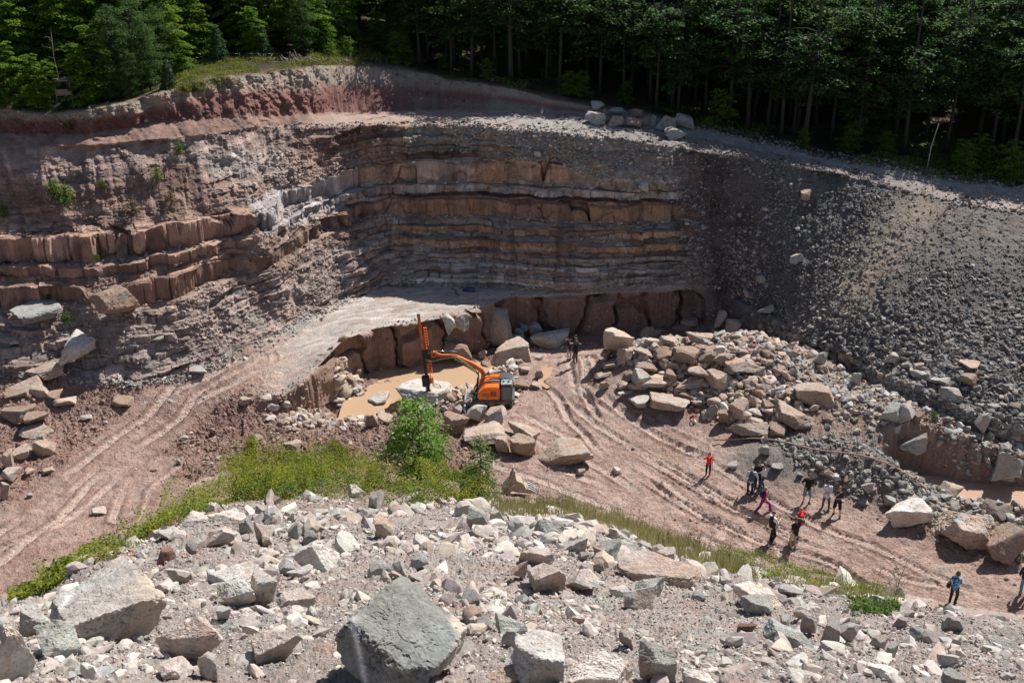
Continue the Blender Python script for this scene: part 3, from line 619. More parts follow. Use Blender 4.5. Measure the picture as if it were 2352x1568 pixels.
BL = """
A 165,910,425,1090,t 0,1000,310,1140,t 195,1060,345,1175,t 280,1095,420,1185,b 0,1115,200,1195,b 0,1190,240,1350,b 150,1235,330,1370,b 120,1340,360,1420,t 210,1430,380,1568,t 60,1455,215,1590,t 750,1130,895,1255,b 1260,940,1380,1020,g 1100,540,1175,605,t 535,1260,620,1325,g 345,1140,515,1240,t 395,690,640,870,w 600,400,940,590,b 60,560,415,735,g 1590,1140,1680,1200,t 1010,730,1095,765,g 250,1390,300,1440,g 1690,1390,1760,1440,t 1200,1400,1260,1430,p 1395,1350,1440,1385,b
D 0,0,95,150,t 0,120,150,250,p 0,225,65,350,t 270,120,370,185,t 160,130,235,190,t 175,295,220,330,g 595,385,715,455,p 1000,120,1055,160,b 1175,70,1215,110,g 1885,-60,2010,80,t
D 330,715,1125,1345,w 120,1000,390,1250,g 215,1140,545,1430,G -60,1175,240,1568,w 1040,655,1190,765,m 1235,600,1380,700,g 1350,520,1585,670,p 1190,415,1390,520,l 1420,415,1655,530,w 1590,455,1695,575,G 1695,375,1805,460,l 1690,490,1805,650,p 1985,435,2120,530,p 1920,495,2015,605,G 1935,625,2275,835,w 1380,745,1740,960,l 1440,855,1710,1085,w 1670,805,1855,1040,w 1840,925,2115,1080,p 1035,1115,1490,1460,p 1315,1340,1455,1568,w 1670,1205,2025,1440,p 1060,1380,1310,1530,p 1745,580,1820,670,p 2015,545,2120,640,g 1855,735,1985,860,g 1910,780,2090,900,l 1440,1050,1540,1150,l
E -20,850,880,1600,G 70,240,200,340,l 205,275,310,410,l 430,285,565,375,p 235,450,380,605,t 130,400,280,490,g 330,370,480,455,p 475,370,570,435,l 860,390,1020,550,G 1010,415,1115,525,l 1290,475,1530,620,G 1445,458,1545,505,w 1310,570,1465,650,G 1510,600,1670,710,l 1710,600,1895,745,G 1700,650,1785,740,t 1810,610,2035,690,G 1860,680,2440,920,p 1600,690,1680,755,g 1600,760,1710,855,g 1690,735,1780,825,t 2065,765,2145,865,G 1200,668,1450,810,p 1260,760,1530,965,p 1500,800,1745,970,p 365,735,475,885,l 470,690,610,830,g 470,820,570,895,w 900,1120,1050,1225,g 830,1050,965,1170,t 1050,1100,1270,1260,G 1095,1210,1190,1330,l 1150,1205,1520,1600,l 985,1430,1240,1600,t 1520,1350,1980,1620,w 2000,1280,2270,1600,G 1875,1220,1975,1340,p 1900,920,2120,1065,g 1810,910,1960,1000,w 1975,855,2180,980,G 820,920,950,1055,g 200,745,360,850,l 1150,750,1270,890,t 2130,655,2260,735,p 1590,135,1655,190,t 1830,122,1910,180,w 1235,345,1330,410,t
B 915,510,1175,850,t 1020,740,1300,925,t 1125,860,1240,925,b 1285,688,1550,840,l 1275,640,1365,730,g 1205,650,1290,700,g 1180,685,1245,745,g 1165,730,1250,790,g 380,1020,780,1225,l 180,1105,350,1245,l 405,1165,640,1260,g 350,1185,410,1270,b 265,1240,370,1330,t 185,1265,275,1345,b 850,1195,1000,1340,l 980,1200,1130,1340,p 695,1240,880,1410,b 835,1320,1125,1510,t 1135,1310,1355,1460,t 1150,1385,1325,1560,b 1045,1400,1150,1530,t 325,1360,490,1500,p 955,905,1045,985,b 1170,1020,1280,1105,b 1280,1045,1380,1095,t 795,1005,885,1060,b 750,980,800,1055,t 675,1015,740,1065,l 815,975,900,1010,b 1210,940,1285,1000,t 1315,970,1375,1040,t 1310,860,1370,905,l 60,1005,140,1075,b 105,960,160,1010,b 385,975,455,1020,b 760,590,880,710,g 700,590,795,700,l 705,770,900,870,b 945,790,1015,845,b 1335,1410,1715,1630,t
B 1785,690,1970,895,t 1860,825,1970,955,t 1980,820,2120,920,t 2115,815,2280,935,b 2020,680,2110,770,t 2155,745,2290,820,t 2045,755,2160,830,p 2065,700,2170,750,t 1705,975,1830,1040,t 1770,905,1870,975,t 1745,1045,1815,1105,t 1755,825,1840,905,b 1905,975,1985,1055,b 1870,1040,1950,1115,t 1965,960,2115,1060,l 1945,1030,2050,1125,t 2015,1035,2260,1145,t 2170,960,2260,1035,b 2200,915,2290,1000,t 1945,1140,2085,1245,l 2085,1140,2335,1295,t 1875,1110,1965,1160,l 2250,1080,2335,1155,t 1995,910,2150,1015,b
C 0,815,165,960,b 160,850,280,970,b 260,860,405,985,t 355,890,560,1050,t 100,945,245,1060,t 30,1005,195,1140,t 205,965,380,1145,t 5,1080,150,1180,b 370,830,500,895,t 130,800,280,890,b 90,720,255,840,t 50,620,155,685,t 270,565,360,665,p 270,620,345,695,t 345,630,455,715,p 655,930,745,1020,t 225,1150,310,1240,t 300,1230,365,1345,b 365,1150,490,1320,t 490,1140,570,1240,t 580,1170,695,1260,b 500,1225,615,1290,l 475,1280,600,1340,t 380,1325,615,1430,t 635,1305,745,1435,b 660,1155,930,1385,t 800,1045,1085,1250,t 720,1110,800,1160,t 925,845,1030,965,g 890,755,970,830,t 980,755,1050,825,l 1170,720,1220,785,l 1170,985,1255,1085,g 1090,845,1170,910,t 1185,905,1280,955,g 1395,845,1505,945,g 1570,965,1690,1035,g 1700,1015,1850,1100,g 1760,1075,1925,1200,g 1905,985,2030,1100,b 1890,895,2045,1000,t 1430,945,1500,1030,g 1355,965,1430,1030,t 1510,915,1590,975,g 1585,915,1670,980,t 1375,1175,1530,1330,G 1500,1185,1610,1385,l 1560,1240,1675,1410,b 1450,1325,1520,1445,l 1500,1385,1690,1505,g 1995,1250,2125,1385,g 2085,1190,2185,1260,g 555,525,670,610,g 460,430,515,480,g 545,330,610,385,g 770,190,865,250,g 2270,1310,2335,1370,g 2145,1455,2250,1530,g 1985,1375,2065,1430,g
H 840,1260,920,1325,t
F 2115,25,2335,180,g 2170,155,2280,210,g 1740,215,1935,355,t 1400,325,1735,580,w 1715,405,2185,710,t 2080,490,2400,840,b 2050,335,2265,485,d 1395,315,1490,415,g 1225,330,1300,390,g 1750,300,1870,370,g 945,85,1000,140,l 820,160,865,200,g 350,85,430,150,g 560,-20,640,60,g 635,95,735,170,g 1250,230,1340,305,g
F 105,950,215,1015,g 300,850,380,915,l 380,880,740,1050,w 430,970,660,1120,G 790,1020,1015,1170,w 840,1120,960,1250,g 975,1105,1110,1330,l 1090,1160,1250,1320,l 640,1165,730,1250,G 700,1100,780,1230,l 415,1165,555,1250,m 580,1225,1000,1330,G 580,1390,700,1455,w 1400,1290,1500,1420,G 1300,1240,1440,1350,p 1290,1430,1500,1540,w 1500,1050,1610,1130,l 1450,1120,1560,1190,g 1555,1185,1715,1290,G 1780,1120,1950,1215,g 2085,1240,2335,1340,g 2150,1205,2335,1290,g 1750,1370,1950,1470,l 50,1460,300,1600,w 690,900,860,1000,g 1780,1460,1950,1600,G
G 1690,670,1785,750,l 1650,740,1790,835,l 1810,715,1925,775,l 1800,770,1925,850,t 1935,725,2040,800,b 1925,775,2035,865,t 2010,775,2080,850,b 2075,765,2130,850,g 2120,770,2260,880,g 2240,755,2380,870,g 2175,845,2330,940,g 1310,1005,1360,1040,l 2005,1200,2075,1260,l
"""
rocks = []
for line in BL.strip().splitlines():
    k, *items = line.split()
    ox, oy = CROP[k]
    for it in items:
        f = it.split(','); a = [float(q) for q in f[:4]]
        rocks.append((ox + a[0] * .3443, oy + a[1] * .3443, ox + a[2] * .3443, oy + a[3] * .3443, f[4]))
# landmarks for the labels: (u, v, phrase)
LM = [(1135, 880, 'the orange drill rig'), (860, 905, 'the muddy pond'), (1180, 1125, 'the bucket on the track'), (965, 1020, 'the leafy green bush'), (1090, 1070, 'the larch sapling'),
      (1312, 805, 'the trio by the pit'), (1632, 1065, 'the person in red jacket'), (1737, 1080, 'the person in blue waistcoat'), (1753, 1155, 'the person in magenta'), (1852, 1120, 'the man in denim shorts'),
      (1780, 1215, 'the interviewed person'), (1828, 1240, 'the cameraman in beige shorts'), (2190, 1350, 'the blue patterned shirt wearer'), (2270, 1145, 'the muddy stream'), (270, 1375, 'the big cream boulder at lower left'),
      (925, 1440, 'the great grey-green boulder'), (1298, 1045, 'the flat tan boulder beside the track'), (1500, 1305, 'the long block with a dark top'), (1560, 950, 'the heap right of the track'), (1825, 955, 'the large wedge boulder'),
      (1700, 790, 'the dark gravel heap'), (2060, 1200, 'the big white boulder by the road'), (2220, 1215, 'the brown-sided boulder by the road'), (60, 900, 'the cliff foot at far left'), (1000, 780, 'the sawn rock shelf'), (1135, 740, 'the tall upright block'),
      (1260, 780, 'the light block by the trio'), (1540, 290, 'the terrace edge'), (2150, 830, 'the foot of the grey tip'), (1700, 1380, 'the pale slab on the near scree'), (1230, 1500, 'the tan-topped rock at the bottom edge'), (110, 1150, 'the haul road at far left'),
      (640, 1120, 'the brambles'), (1900, 1500, 'the lower right corner scree'), (1900, 1450, 'the leaning slabs on the near scree'), (2050, 960, 'the split slabs under the tip'), (1400, 1500, 'the bottom edge centre'), (2250, 1480, 'the far right scree')]
SPECIAL = {(330, 715): ('boulder', 'huge cream block with a rusty fractured front, largest at lower left'), (-20, 850): ('boulder', 'great grey-green dusty boulder at the bottom centre with white streak'), (1860, 680): ('boulder', 'long pinkish rock block with dark stained top on the near scree'),
  (915, 510): ('boulder', 'tall upright tan block standing at the corner of the rock shelf'), (380, 1020): ('boulder', 'wide light grey block under the drill mast beside the pond'), (1335, 1410): ('boulder', 'large flat tan boulder lying alone beside the rutted track'),
  (1400, 325): ('boulder', 'big white angular boulder on the road edge, leftmost of three'), (1715, 405): ('boulder', 'big tan-topped boulder with brown side, middle of three at the road'), (2080, 490): ('boulder', 'big brown boulder at the right edge, last of three at the road'),
  (660, 1155): ('boulder', 'very large wedge-shaped tan boulder in front of the spoil heap'), (800, 1045): ('boulder', 'very large tan boulder tilted behind the wedge-shaped one'), (1285, 688): ('boulder', 'large light block just left of the three people by the pit'),
  (1020, 740): ('boulder', 'long tan block with white top leaning beside the tall upright block')}
VARS = []
for k in range(22):
    P, Fc = rock_shape(100 + k, 4, cuts=random.randint(3, 8), relief=.05, tilt=.30, sharp=60)
    VARS.append((P, Fc))
VMESH = {}
def rock_mesh(k, c):
    if (k, c) not in VMESH:
        P, Fc = VARS[k]; me = tri_mesh('rock_shape', P, Fc, MAT_BOULDER, rock_cols(P, PAL[c], k)); auto_flat(me, 24); VMESH[(k, c)] = me
    return VMESH[(k, c)]
used_labels = set(); ROCKOBJ = []
SHAPES = ['angular block', 'squared block', 'wedge', 'faceted boulder', 'slab', 'chunk', 'broken block']
def rock_label(u, v, wpx, c, w, h, flat):
    size = 'tiny' if wpx < 22 else 'small' if wpx < 34 else 'medium' if wpx < 55 else 'large' if wpx < 100 else 'huge'
    shp = 'flat slab' if flat < .42 else 'upright rock' if flat > 1.15 else 'blocky rock' if (int(u * 7 + v) % 2) else 'angular rock'
    cand = sorted(LM, key=lambda q: (q[0] - u) ** 2 + (q[1] - v) ** 2)
    for lu, lv, ph in cand[:5]:
        dx, dy = u - lu, v - lv
        rel = ('just ' if math.hypot(dx, dy) < 60 else 'well ' if math.hypot(dx, dy) > 160 else '')
        rel += ('right of' if dx > 0 else 'left of') if abs(dx) > abs(dy) * 1.2 else ('in front of' if dy > 0 else 'behind')
        lab = f"{size} {CNAME[c]} {shp} {rel} {ph}"
        if lab not in used_labels: return lab
    n = 2; words = ['', '', 'second', 'third', 'fourth', 'fifth', 'sixth', 'seventh', 'eighth', 'ninth']
    lu, lv, ph = cand[0]
    while n < 10 and f"{words[n]} {lab}" in used_labels: n += 1
    return f"{words[min(n, 9)]} {lab}"
PLACED = []
for i, (u0_, v0_, u1_, v1_, c) in enumerate(rocks):
    uc = (u0_ + u1_) / 2; g, d = pick(uc, min(v1_, 1700) - .06 * (v1_ - v0_))
    wd = (u1_ - u0_) * d / FD * 1.04
    _, t = az_t(uc, (v0_ + v1_) / 2); dl = math.atan(-t); vert = (v1_ - v0_) * d / FD
    dd = min(wd * .9, vert * .9 / max(.2, math.sin(dl)) * .55 + .2 * wd)
    h = (vert - dd * math.sin(dl)) / math.cos(dl); h = min(max(h, .38 * wd), 1.9 * wd)
    ph = math.atan2(g.x, g.y)
    cx, cy = g.x + math.sin(ph) * dd * .42, g.y + math.cos(ph) * dd * .42
    steep = gz(cx, cy) - g.z
    if steep > .6 * h or v1_ < 500 and v1_ > 330: cx, cy = (g.x, g.y) if v1_ < 500 else (g.x - math.sin(ph) * dd * .3, g.y - math.cos(ph) * dd * .3); cz = g.z + (.1 if v1_ < 600 else .4) * h
    else: cz = gz(cx, cy) + .40 * h
    hero = (u1_ - u0_) > 68
    lab = None
    for (ka, kb), (nm, lb) in SPECIAL.items():
        for cr_ in 'DEBCF':
            ox, oy = CROP[cr_]
            if abs(ox + ka * .3443 - u0_) < .5 and abs(oy + kb * .3443 - v0_) < .5: lab = lb
    name = 'boulder' if (u1_ - u0_) > 40 else 'rock'
    if lab is None: lab = rock_label(uc, (v0_ + v1_) / 2, u1_ - u0_, c, wd, h, h / wd)
    used_labels.add(lab)
    yaw = random.choice([0, math.pi]) + random.uniform(-.35, .35) - ph
    rot = Matrix.Rotation(yaw, 3, 'Z') @ Matrix.Rotation(random.uniform(-.14, .14), 3, 'Y') @ Matrix.Rotation(random.uniform(-.12, .12), 3, 'X')
    big_ = (u1_ - u0_) > 140
    if hero: P, Fc = rock_shape(500 + i * 3, 6 if big_ else 5, cuts=4 + i % 5, relief=.07, tilt=.30, sharp=70, bed=.014 if i % 3 == 0 else 0)
    else: vk = random.randrange(len(VARS)); P, Fc = VARS[vk]
    if abs(u0_ - (775.2 - 20 * .3443)) < .5 and u1_ - u0_ > 250: rot = Matrix.Rotation(.5, 3, 'Y') @ Matrix.Rotation(-.35, 3, 'X') @ Matrix.Rotation(.9, 3, 'Z')
    if 1370 < u0_ < 1760 and 720 < v0_ < 990: g_ = .07 * (u1_ - u0_); u0_ -= g_; u1_ += g_; v0_ -= g_ * .8
    RM = np.array(rot); sx_, sy_, sz_ = wd / 2, dd / 2 * 1.05, h / 2 * 1.08; base_z = cz - sz_
    vlow = min(v1_, 1640)
    for _ in range(4):            # fit width, top and foot to the block seen in the photograph
        W_ = (P * np.array([sx_, sy_, sz_])) @ RM.T + np.array([cx, cy, cz]); uu_, vv_, _d = project(W_[:, 0], W_[:, 1], W_[:, 2])
        a0, a1, b0, b1 = uu_.min(), uu_.max(), vv_.min(), vv_.max()
        f = np.clip((u1_ - u0_) / (a1 - a0), .6, 1.6); sx_ *= f; sy_ *= math.sqrt(f)
        du = (uc - (a0 + a1) / 2) * d / FD; cx += du * math.cos(ph); cy -= du * math.sin(ph)
        dv_ = (b0 - v0_) * d / FD / math.cos(dl)           # how much the top must rise
        lo_ = sz_; sz_ = float(np.clip(sz_ + dv_ * .5, .28 * sx_, 2.2 * sx_)); cz += (sz_ - lo_) * .9
    if hero:
        P2 = P * np.array([sx_, sy_, sz_])
        if big_ or u1_ - u0_ > 90:      # chipped ledges in world size, only inwards
            q = P2 * (1.4 / max(sx_, .2)); c1_ = fbm(q[:, 0] + i, q[:, 1], q[:, 2] * 2.2, 1.0, 3, .55); k1 = np.floor(c1_ * 9) / 9; k2 = np.abs(fbm(q[:, 0], q[:, 1] + i, q[:, 2], 2.4, 4, .6))
            P2 = P2 * (1 - .07 * np.maximum(0, k1 + .15) - .05 * (k2 < .05) * (1 - k2 / .05))[:, None]
        cl_ = rock_cols(P2 / sx_ * (1 + .25 * sx_), PAL[c], i)
        if u1_ - u0_ > 250:          # dusty grey-green top, cream broken edges, white scrape
            Wl = P2 @ RM.T / sx_; nz_ = .35 * fbm(Wl[:, 0], Wl[:, 1], Wl[:, 2], 2.5, 4, .6, s=5); e_ = sstep(.42, .60, Wl[:, 0] * .9 - Wl[:, 2] * .3 + nz_)
            cl_ = cl_ * .70 * (1 - e_[:, None]) + C3(.55, .47, .39) * (.8 + .4 * (nz_[:, None] + .3)) * e_[:, None]
            s_ = np.exp(-((Wl[:, 0] + .35 + .35 * Wl[:, 2] + .1 * nz_) / .035) ** 2) * sstep(.5, .3, np.abs(Wl[:, 2] - .1)) * (Wl[:, 1] < 0); cl_ = cl_ * (1 - s_[:, None]) + .75 * s_[:, None]
        me = tri_mesh('boulder', P2, Fc, MAT_BOULDER, cl_); auto_flat(me, 24); o = link(name, me)
    else:
        o = link(name, rock_mesh(vk, c)); o.scale = (sx_, sy_, sz_)
    o.location = (cx, cy, cz); o.rotation_euler = rot.to_euler()
    o['label'] = lab; o['category'] = 'boulder' if name == 'boulder' else 'rock'; o['group'] = 'rocks lying about the quarry'
# ------------------------------------------------ loose stones (too many to count)
def hull_t(seed, n=13):
    r_ = np.random.default_rng(seed); bm = bmesh.new(); e_ = 3.2 if seed % 2 else 6.0
    dims = np.array([1, r_.uniform(.6, .95), r_.uniform(.4, .85)])
    p = r_.normal(0, 1, (15, 3)); p /= (np.abs(p) ** e_).sum(1)[:, None] ** (1 / e_); p = p * r_.uniform(.85, 1, (15, 1)) * dims
    for q in p: bm.verts.new(q)
    bmesh.ops.convex_hull(bm, input=bm.verts); bmesh.ops.delete(bm, geom=[v for v in bm.verts if not v.link_faces], context='VERTS'); bmesh.ops.triangulate(bm, faces=bm.faces)
    bm.verts.index_update(); V = np.array([v.co[:] for v in bm.verts]); Fc = np.array([[v.index for v in f.verts] for f in bm.faces]); bm.free(); return V, Fc
HT = [hull_t(900 + k, 9 + k % 7) for k in range(40)]
HT2 = []
for k in range(26):
    P_, F_ = rock_shape(700 + k * 5, 2, cuts=4 + k % 4, relief=.07, tilt=.33, sharp=60); HT2.append((P_ * np.array([1, .62 + .3 * (k % 4) / 3, .45 + .35 * (k % 3) / 2]), F_))
def stones(name, label, pts, size, cols, sink=.25, mat=None, fine=None):
    VV_, FF_, CC_ = [], [], []; base = 0; n = len(pts)
    kk = rng.integers(0, len(HT), n); HH = HT
    if fine is not None: kk = np.where(fine, len(HT) + rng.integers(0, len(HT2), n), kk); HH = HT + HT2
    ang = rng.uniform(0, 2 * np.pi, n); a2 = rng.normal(0, .32, n); a3 = rng.normal(0, .32, n)
    for k in range(len(HH)):
        m = np.where(kk == k)[0]
        if not len(m): continue
        T, Fc = HH[k]
        P = T[None] * (size[m, None, None] * .5) * rng.uniform(.75, 1.3, (len(m), 1, 3))
        for (i, j, an) in ((1, 2, a2[m]), (0, 2, a3[m]), (0, 1, ang[m])):
            c_, s_ = np.cos(an)[:, None], np.sin(an)[:, None]; Pi, Pj = P[..., i].copy(), P[..., j].copy(); P[..., i] = c_ * Pi - s_ * Pj; P[..., j] = s_ * Pi + c_ * Pj
        P = P + pts[m][:, None, :] + np.array([0, 0, 1]) * (size[m, None, None] * (.28 - sink * .5))
        VV_.append(P.reshape(-1, 3)); nv = len(T)
        FF_.append((Fc[None] + (np.arange(len(m)) * nv)[:, None, None]).reshape(-1, 3) + base); base += nv * len(m)
        CC_.append(np.repeat(cols[m], nv, axis=0))
    me = mesh_np(name, np.concatenate(VV_), np.concatenate(FF_), mat or MAT_STONE, np.concatenate(CC_), smooth=False)
    return link(name, me, label=label, cat='rubble', kind='stuff')
GP = np.stack([X, Y, Z], -1)
def sample(weight, n):
    wv = weight.copy(); wv[:, :28] = 0; wv[:, -28:] = 0; wv[-1] = 0
    cdf = np.cumsum(wv.ravel()); idx = np.searchsorted(cdf, rng.uniform(0, cdf[-1], n)); r_, c_ = np.unravel_index(np.minimum(idx, wv.size - 1), wv.shape)
    r_ = np.minimum(r_, NR - 2); c_ = np.minimum(c_, NPH - 2); a, b = rng.uniform(0, 1, (2, n, 1))
    p = GP[r_, c_] * (1 - a) * (1 - b) + GP[r_ + 1, c_] * a * (1 - b) + GP[r_, c_ + 1] * (1 - a) * b + GP[r_ + 1, c_ + 1] * a * b
    return p, r_, c_
def psize(n, lo, hi, p=2.2):
    uu = rng.uniform(0, 1, n); a = 1 - p; return (lo ** a + uu * (hi ** a - lo ** a)) ** (1 / a)
def pal(n, cs, ws, jit=.14):
    cs = np.array([PAL[c] if isinstance(c, str) else c for c in cs]); k = rng.choice(len(cs), n, p=np.array(ws) / sum(ws))
    return np.clip(cs[k] * (1 + rng.normal(0, jit, (n, 1))) * (1 + rng.normal(0, .022, (n, 3))), .02, .8)
clus = sstep(-.25, .35, fbm(X, Y, None, .35, 3, s=101)) + .08
# near scree
wgt = (np.arange(NR) < ROWK[4] - 4)[:, None] * (np.arange(NR) > ROWK[1] - 30)[:, None] * clus
p, r_, c_ = sample(wgt * np.where(R < 16, .8, 1.5), 12500); rr = np.hypot(p[:, 0], p[:, 1])
q_ = psize(len(p), .0028, .036, 2.45); sz = q_ * rr
stones('scree_stones', 'loose pale stones covering the near scree slope', p, sz, pal(len(p), [C3(.45,.41,.375), C3(.54,.50,.455), C3(.42,.365,.33), C3(.37,.36,.335), C3(.40,.34,.29), C3(.29,.25,.235)], (30, 16, 24, 14, 12, 10), .11), .3, fine=q_ > .0085)
wgt = (np.arange(NR) < ROWK[4] - 2)[:, None] * (np.arange(NR) > ROWK[1] - 30)[:, None] * np.ones(R.shape)
p, r_, c_ = sample(wgt, 70000); rr = np.hypot(p[:, 0], p[:, 1])
stones('scree_gravel', 'fine gravel and crumbs between the stones of the near scree', p, psize(len(p), .0014, .005, 2.2) * rr, pal(len(p), [C3(.42,.38,.35), C3(.36,.31,.28), C3(.30,.26,.245), C3(.34,.335,.31)], (30, 30, 22, 12), .12), .2)
# tipped rubble on the right
tip = rightness * ((np.arange(NR) >= ROWK[7]) & (np.arange(NR) < ROWK[10]))[:, None] * sstep(1690, 1830, U0 - .1 * (V0 - 500))
tipc = 1 - .6 * np.exp(-((U0 - 2010 + .75 * (V0 - 620)) / 85) ** 2); tipc *= 1 - .7 * sstep(2080, 2200, U0 + .6 * (V0 - 470)) * sstep(640, 520, V0 - .1 * (U0 - 2000))
low = .7 + .9 * sstep(450, 800, V0)
p, r_, c_ = sample(tip * tipc * low * (.5 + clus), 44000)
big_l = .75 + .7 * sstep(600, 900, V0[r_, c_])
stones('tipped_rubble', 'dark grey loose stones tipped down the slope on the right', p, psize(len(p), .10, .60, 2.7) * big_l, pal(len(p), [C3(.20, .195, .19), C3(.27, .26, .245), C3(.14, .13, .125), C3(.25, .205, .17), C3(.36, .34, .31)], (34, 24, 22, 12, 6)), .25)
# foot of the tip, and the grey rubble ridge behind the visitors
ft = ((np.arange(NR) >= ROWK[6] - 40) & (np.arange(NR) < ROWK[8]))[:, None] * sstep(1690, 1850, U0 + .25 * (V0 - 900)) * (1 - road_w)
ft = ft * sstep(1.6, 2.6, dst)
bandf = np.exp(-((V0 - (870 + .42 * (U0 - 1800))) / 70) ** 2) + .25
p, r_, c_ = sample(ft * bandf * clus, 5200)
stones('foot_rubble', 'grey and tan broken stones along the foot of the tipped slope', p, psize(len(p), .16, .85, 2.1), pal(len(p), 'gltb', (35, 25, 26, 8)) * .85, .25)
rg_ = np.clip(bump_at(1775, 1085, 0, 1.9, 1, 1.5, -.6) + bump_at(1930, 1105, 0, 2.3, 1.2, 1.7, -.5) + bump_at(2040, 1140, 0, 1.8, 1, 2, -.5), 0, 1) ** 1.2 * sstep(1.4, 2.2, dst)
p, r_, c_ = sample(rg_ * (SEG < 7)[:, None] * (1 - road_w) * clus, 3000)
stones('ridge_rubble', 'grey rubble ridge behind the visitors along the road edge', p, psize(len(p), .10, .65, 1.9), pal(len(p), [C3(.27, .255, .24), C3(.20, .19, .18), C3(.36, .34, .31)], (50, 30, 20)), .2)
# spoil heap among the tan boulders, pit rim
hp = np.clip(bump_at(1540, 880, 0, 4.6, 1.2, 1.7) + bump_at(1650, 960, 0, 3.5, .8, 1.4) + bump_at(1195, 845, 0, 2.4, 1.2, 1.0) + .8 * bump_at(1120, 905, 0, 1.8, 1, 1.5) + .9 * bump_at(1215, 865, 0, 1.6, 1, 1.2) + .8 * bump_at(800, 890, 0, 1.3, 1, 1.0) + .25 * bump_at(760, 975, 0, 1.5, 1, 2.0) + .7 * bump_at(1060, 905, 0, 1.0, 1, 2.0), 0, 1)
p, r_, c_ = sample(hp * (SEG < 8)[:, None] * (1 - road_w) * (SEG > 4)[:, None], 6500); q_ = psize(len(p), .12, 1.2, 1.7)
stones('heap_rubble', 'tan and brown rubble filling the gaps of the boulder heap and pit rim', p, q_, pal(len(p), 'tbpl', (45, 25, 16, 14)), .2, fine=q_ > .45)
# dark soil slope
p, r_, c_ = sample(rightness * M_wall * (1 - sstep(1700, 1850, U0 - .1 * (V0 - 500))) * clus, 4200)
stones('slope_stones', 'pale stones scattered over the dark soil slope', p, psize(len(p), .10, .55, 2.6), pal(len(p), [C3(.30, .29, .275), C3(.16, .145, .14), C3(.42, .37, .31)], (38, 50, 10)), .3)
# floor
fw = ((np.arange(NR) >= ROWK[5] - 20) & (np.arange(NR) < ROWK[8]))[:, None] * (1 - .93 * road_w) * clus
fw = fw * (1 - .8 * (1 - sstep(1.6, 3.2, dpit))) * sstep(1.4, 2.2, dst)
p, r_, c_ = sample(fw, 12000)
stones('floor_stones', 'brown stones and clods strewn over the quarry floor', p, psize(len(p), .06, .42, 2.5), pal(len(p), [C3(.33, .225, .18), C3(.27, .165, .13), C3(.42, .32, .27), C3(.33, .30, .28)], (38, 30, 18, 10)), .3)
# face ledges, talus and shelf edge
tal_full = np.zeros_like(R); tal_full[sw] = np.maximum(talus * wallmask, .6 * (ledge > .4) * (hard > 0) * (fr < .25))
p, r_, c_ = sample(tal_full * (.3 + clus) * (1 - .65 * sstep(860, 760, U0)), 9000)
lc = (U0[r_, c_] < 860)[:, None]
cc = np.where(lc, pal(len(p), [C3(.40, .30, .26), C3(.30, .22, .19), C3(.44, .40, .37)], (40, 35, 25)), pal(len(p), [C3(.33, .32, .30), C3(.24, .22, .20), C3(.45, .42, .39)], (45, 35, 20)))
stones('ledge_rubble', 'broken stone lying on the ledges of the quarry face', p, psize(len(p), .09, .45, 2.3), cc, .3)
p, r_, c_ = sample(rubble_edge * 1.0 + .25 * ((np.arange(NR) >= ROWK[8]) & (np.arange(NR) < ROWK[8] + 10))[:, None] * (U0 < 1620) + .5 * (np.abs(np.arange(NR) - ROWK[9]) < 5)[:, None] * (U0 < 1620), 4200)
stones('shelf_rubble', 'small grey rubble along the back and rim of the rock shelf', p, psize(len(p), .08, .42, 2.3), pal(len(p), [C3(.34, .33, .31), C3(.27, .22, .19), C3(.42, .39, .36)], (50, 25, 20)), .3)
# terrace lip, road side berm, bank
bw_ = (np.abs(np.arange(NR) - ROWK[12] - 2) < 6)[:, None] * sstep(1560, 1640, U0) * 1.6 + M_bank * sstep(760, 500, np.abs(U0 - 600)) * .03 + M_bench * sstep(1150, 1350, U0) * .12 + (np.abs(np.arange(NR) - ROWK[10]) < 6)[:, None] * .5 * sstep(500, 800, U0)
p, r_, c_ = sample(bw_, 6000)
stones('berm_stones', 'small pale stones along the terrace lip and roadside berm', p, psize(len(p), .10, .5, 2.3), pal(len(p), 'lgtd', (20, 40, 15, 25)) * .62, .3)
# ------------------------------------------------ trees and plants
def leaf_material(name, c1, c2, trans=.35, rough=.7):
    m, t, b = nodes(name); L = t.links.new
    at = N(t, 'ShaderNodeAttribute', attribute_name='col')
    oi = N(t, 'ShaderNodeObjectInfo')
    mx = N(t, 'ShaderNodeMix', data_type='RGBA'); mx.inputs[6].default_value = (*c1, 1); mx.inputs[7].default_value = (*c2, 1)
    ad = N(t, 'ShaderNodeMath', operation='MULTIPLY_ADD'); ad.inputs[1].default_value = .6; L(at.outputs['Fac'], ad.inputs[0])
    m2 = N(t, 'ShaderNodeMath', operation='MULTIPLY'); m2.inputs[1].default_value = .4; L(oi.outputs['Random'], m2.inputs[0]); L(m2.outputs[0], ad.inputs[2])
    L(ad.outputs[0], mx.inputs[0]); L(mx.outputs[2], b.inputs['Base Color'])
    b.inputs['Roughness'].default_value = rough; b.inputs['Specular IOR Level'].default_value = .2
    tr = N(t, 'ShaderNodeBsdfTranslucent'); L(mx.outputs[2], tr.inputs['Color'])
    ms = N(t, 'ShaderNodeMixShader'); ms.inputs[0].default_value = trans
    L(b.outputs[0], ms.inputs[1]); L(tr.outputs[0], ms.inputs[2]); L(ms.outputs[0], t.nodes['Material Output'].inputs[0])
    return m
LF_DARK = leaf_material('forest_leaves', (.032, .085, .022), (.09, .18, .04), .45, .6)
LF_BRIGHT = leaf_material('young_leaves', (.085, .19, .02), (.21, .33, .035), .5)
LF_MID = leaf_material('birch_leaves', (.06, .13, .03), (.12, .21, .06), .38)
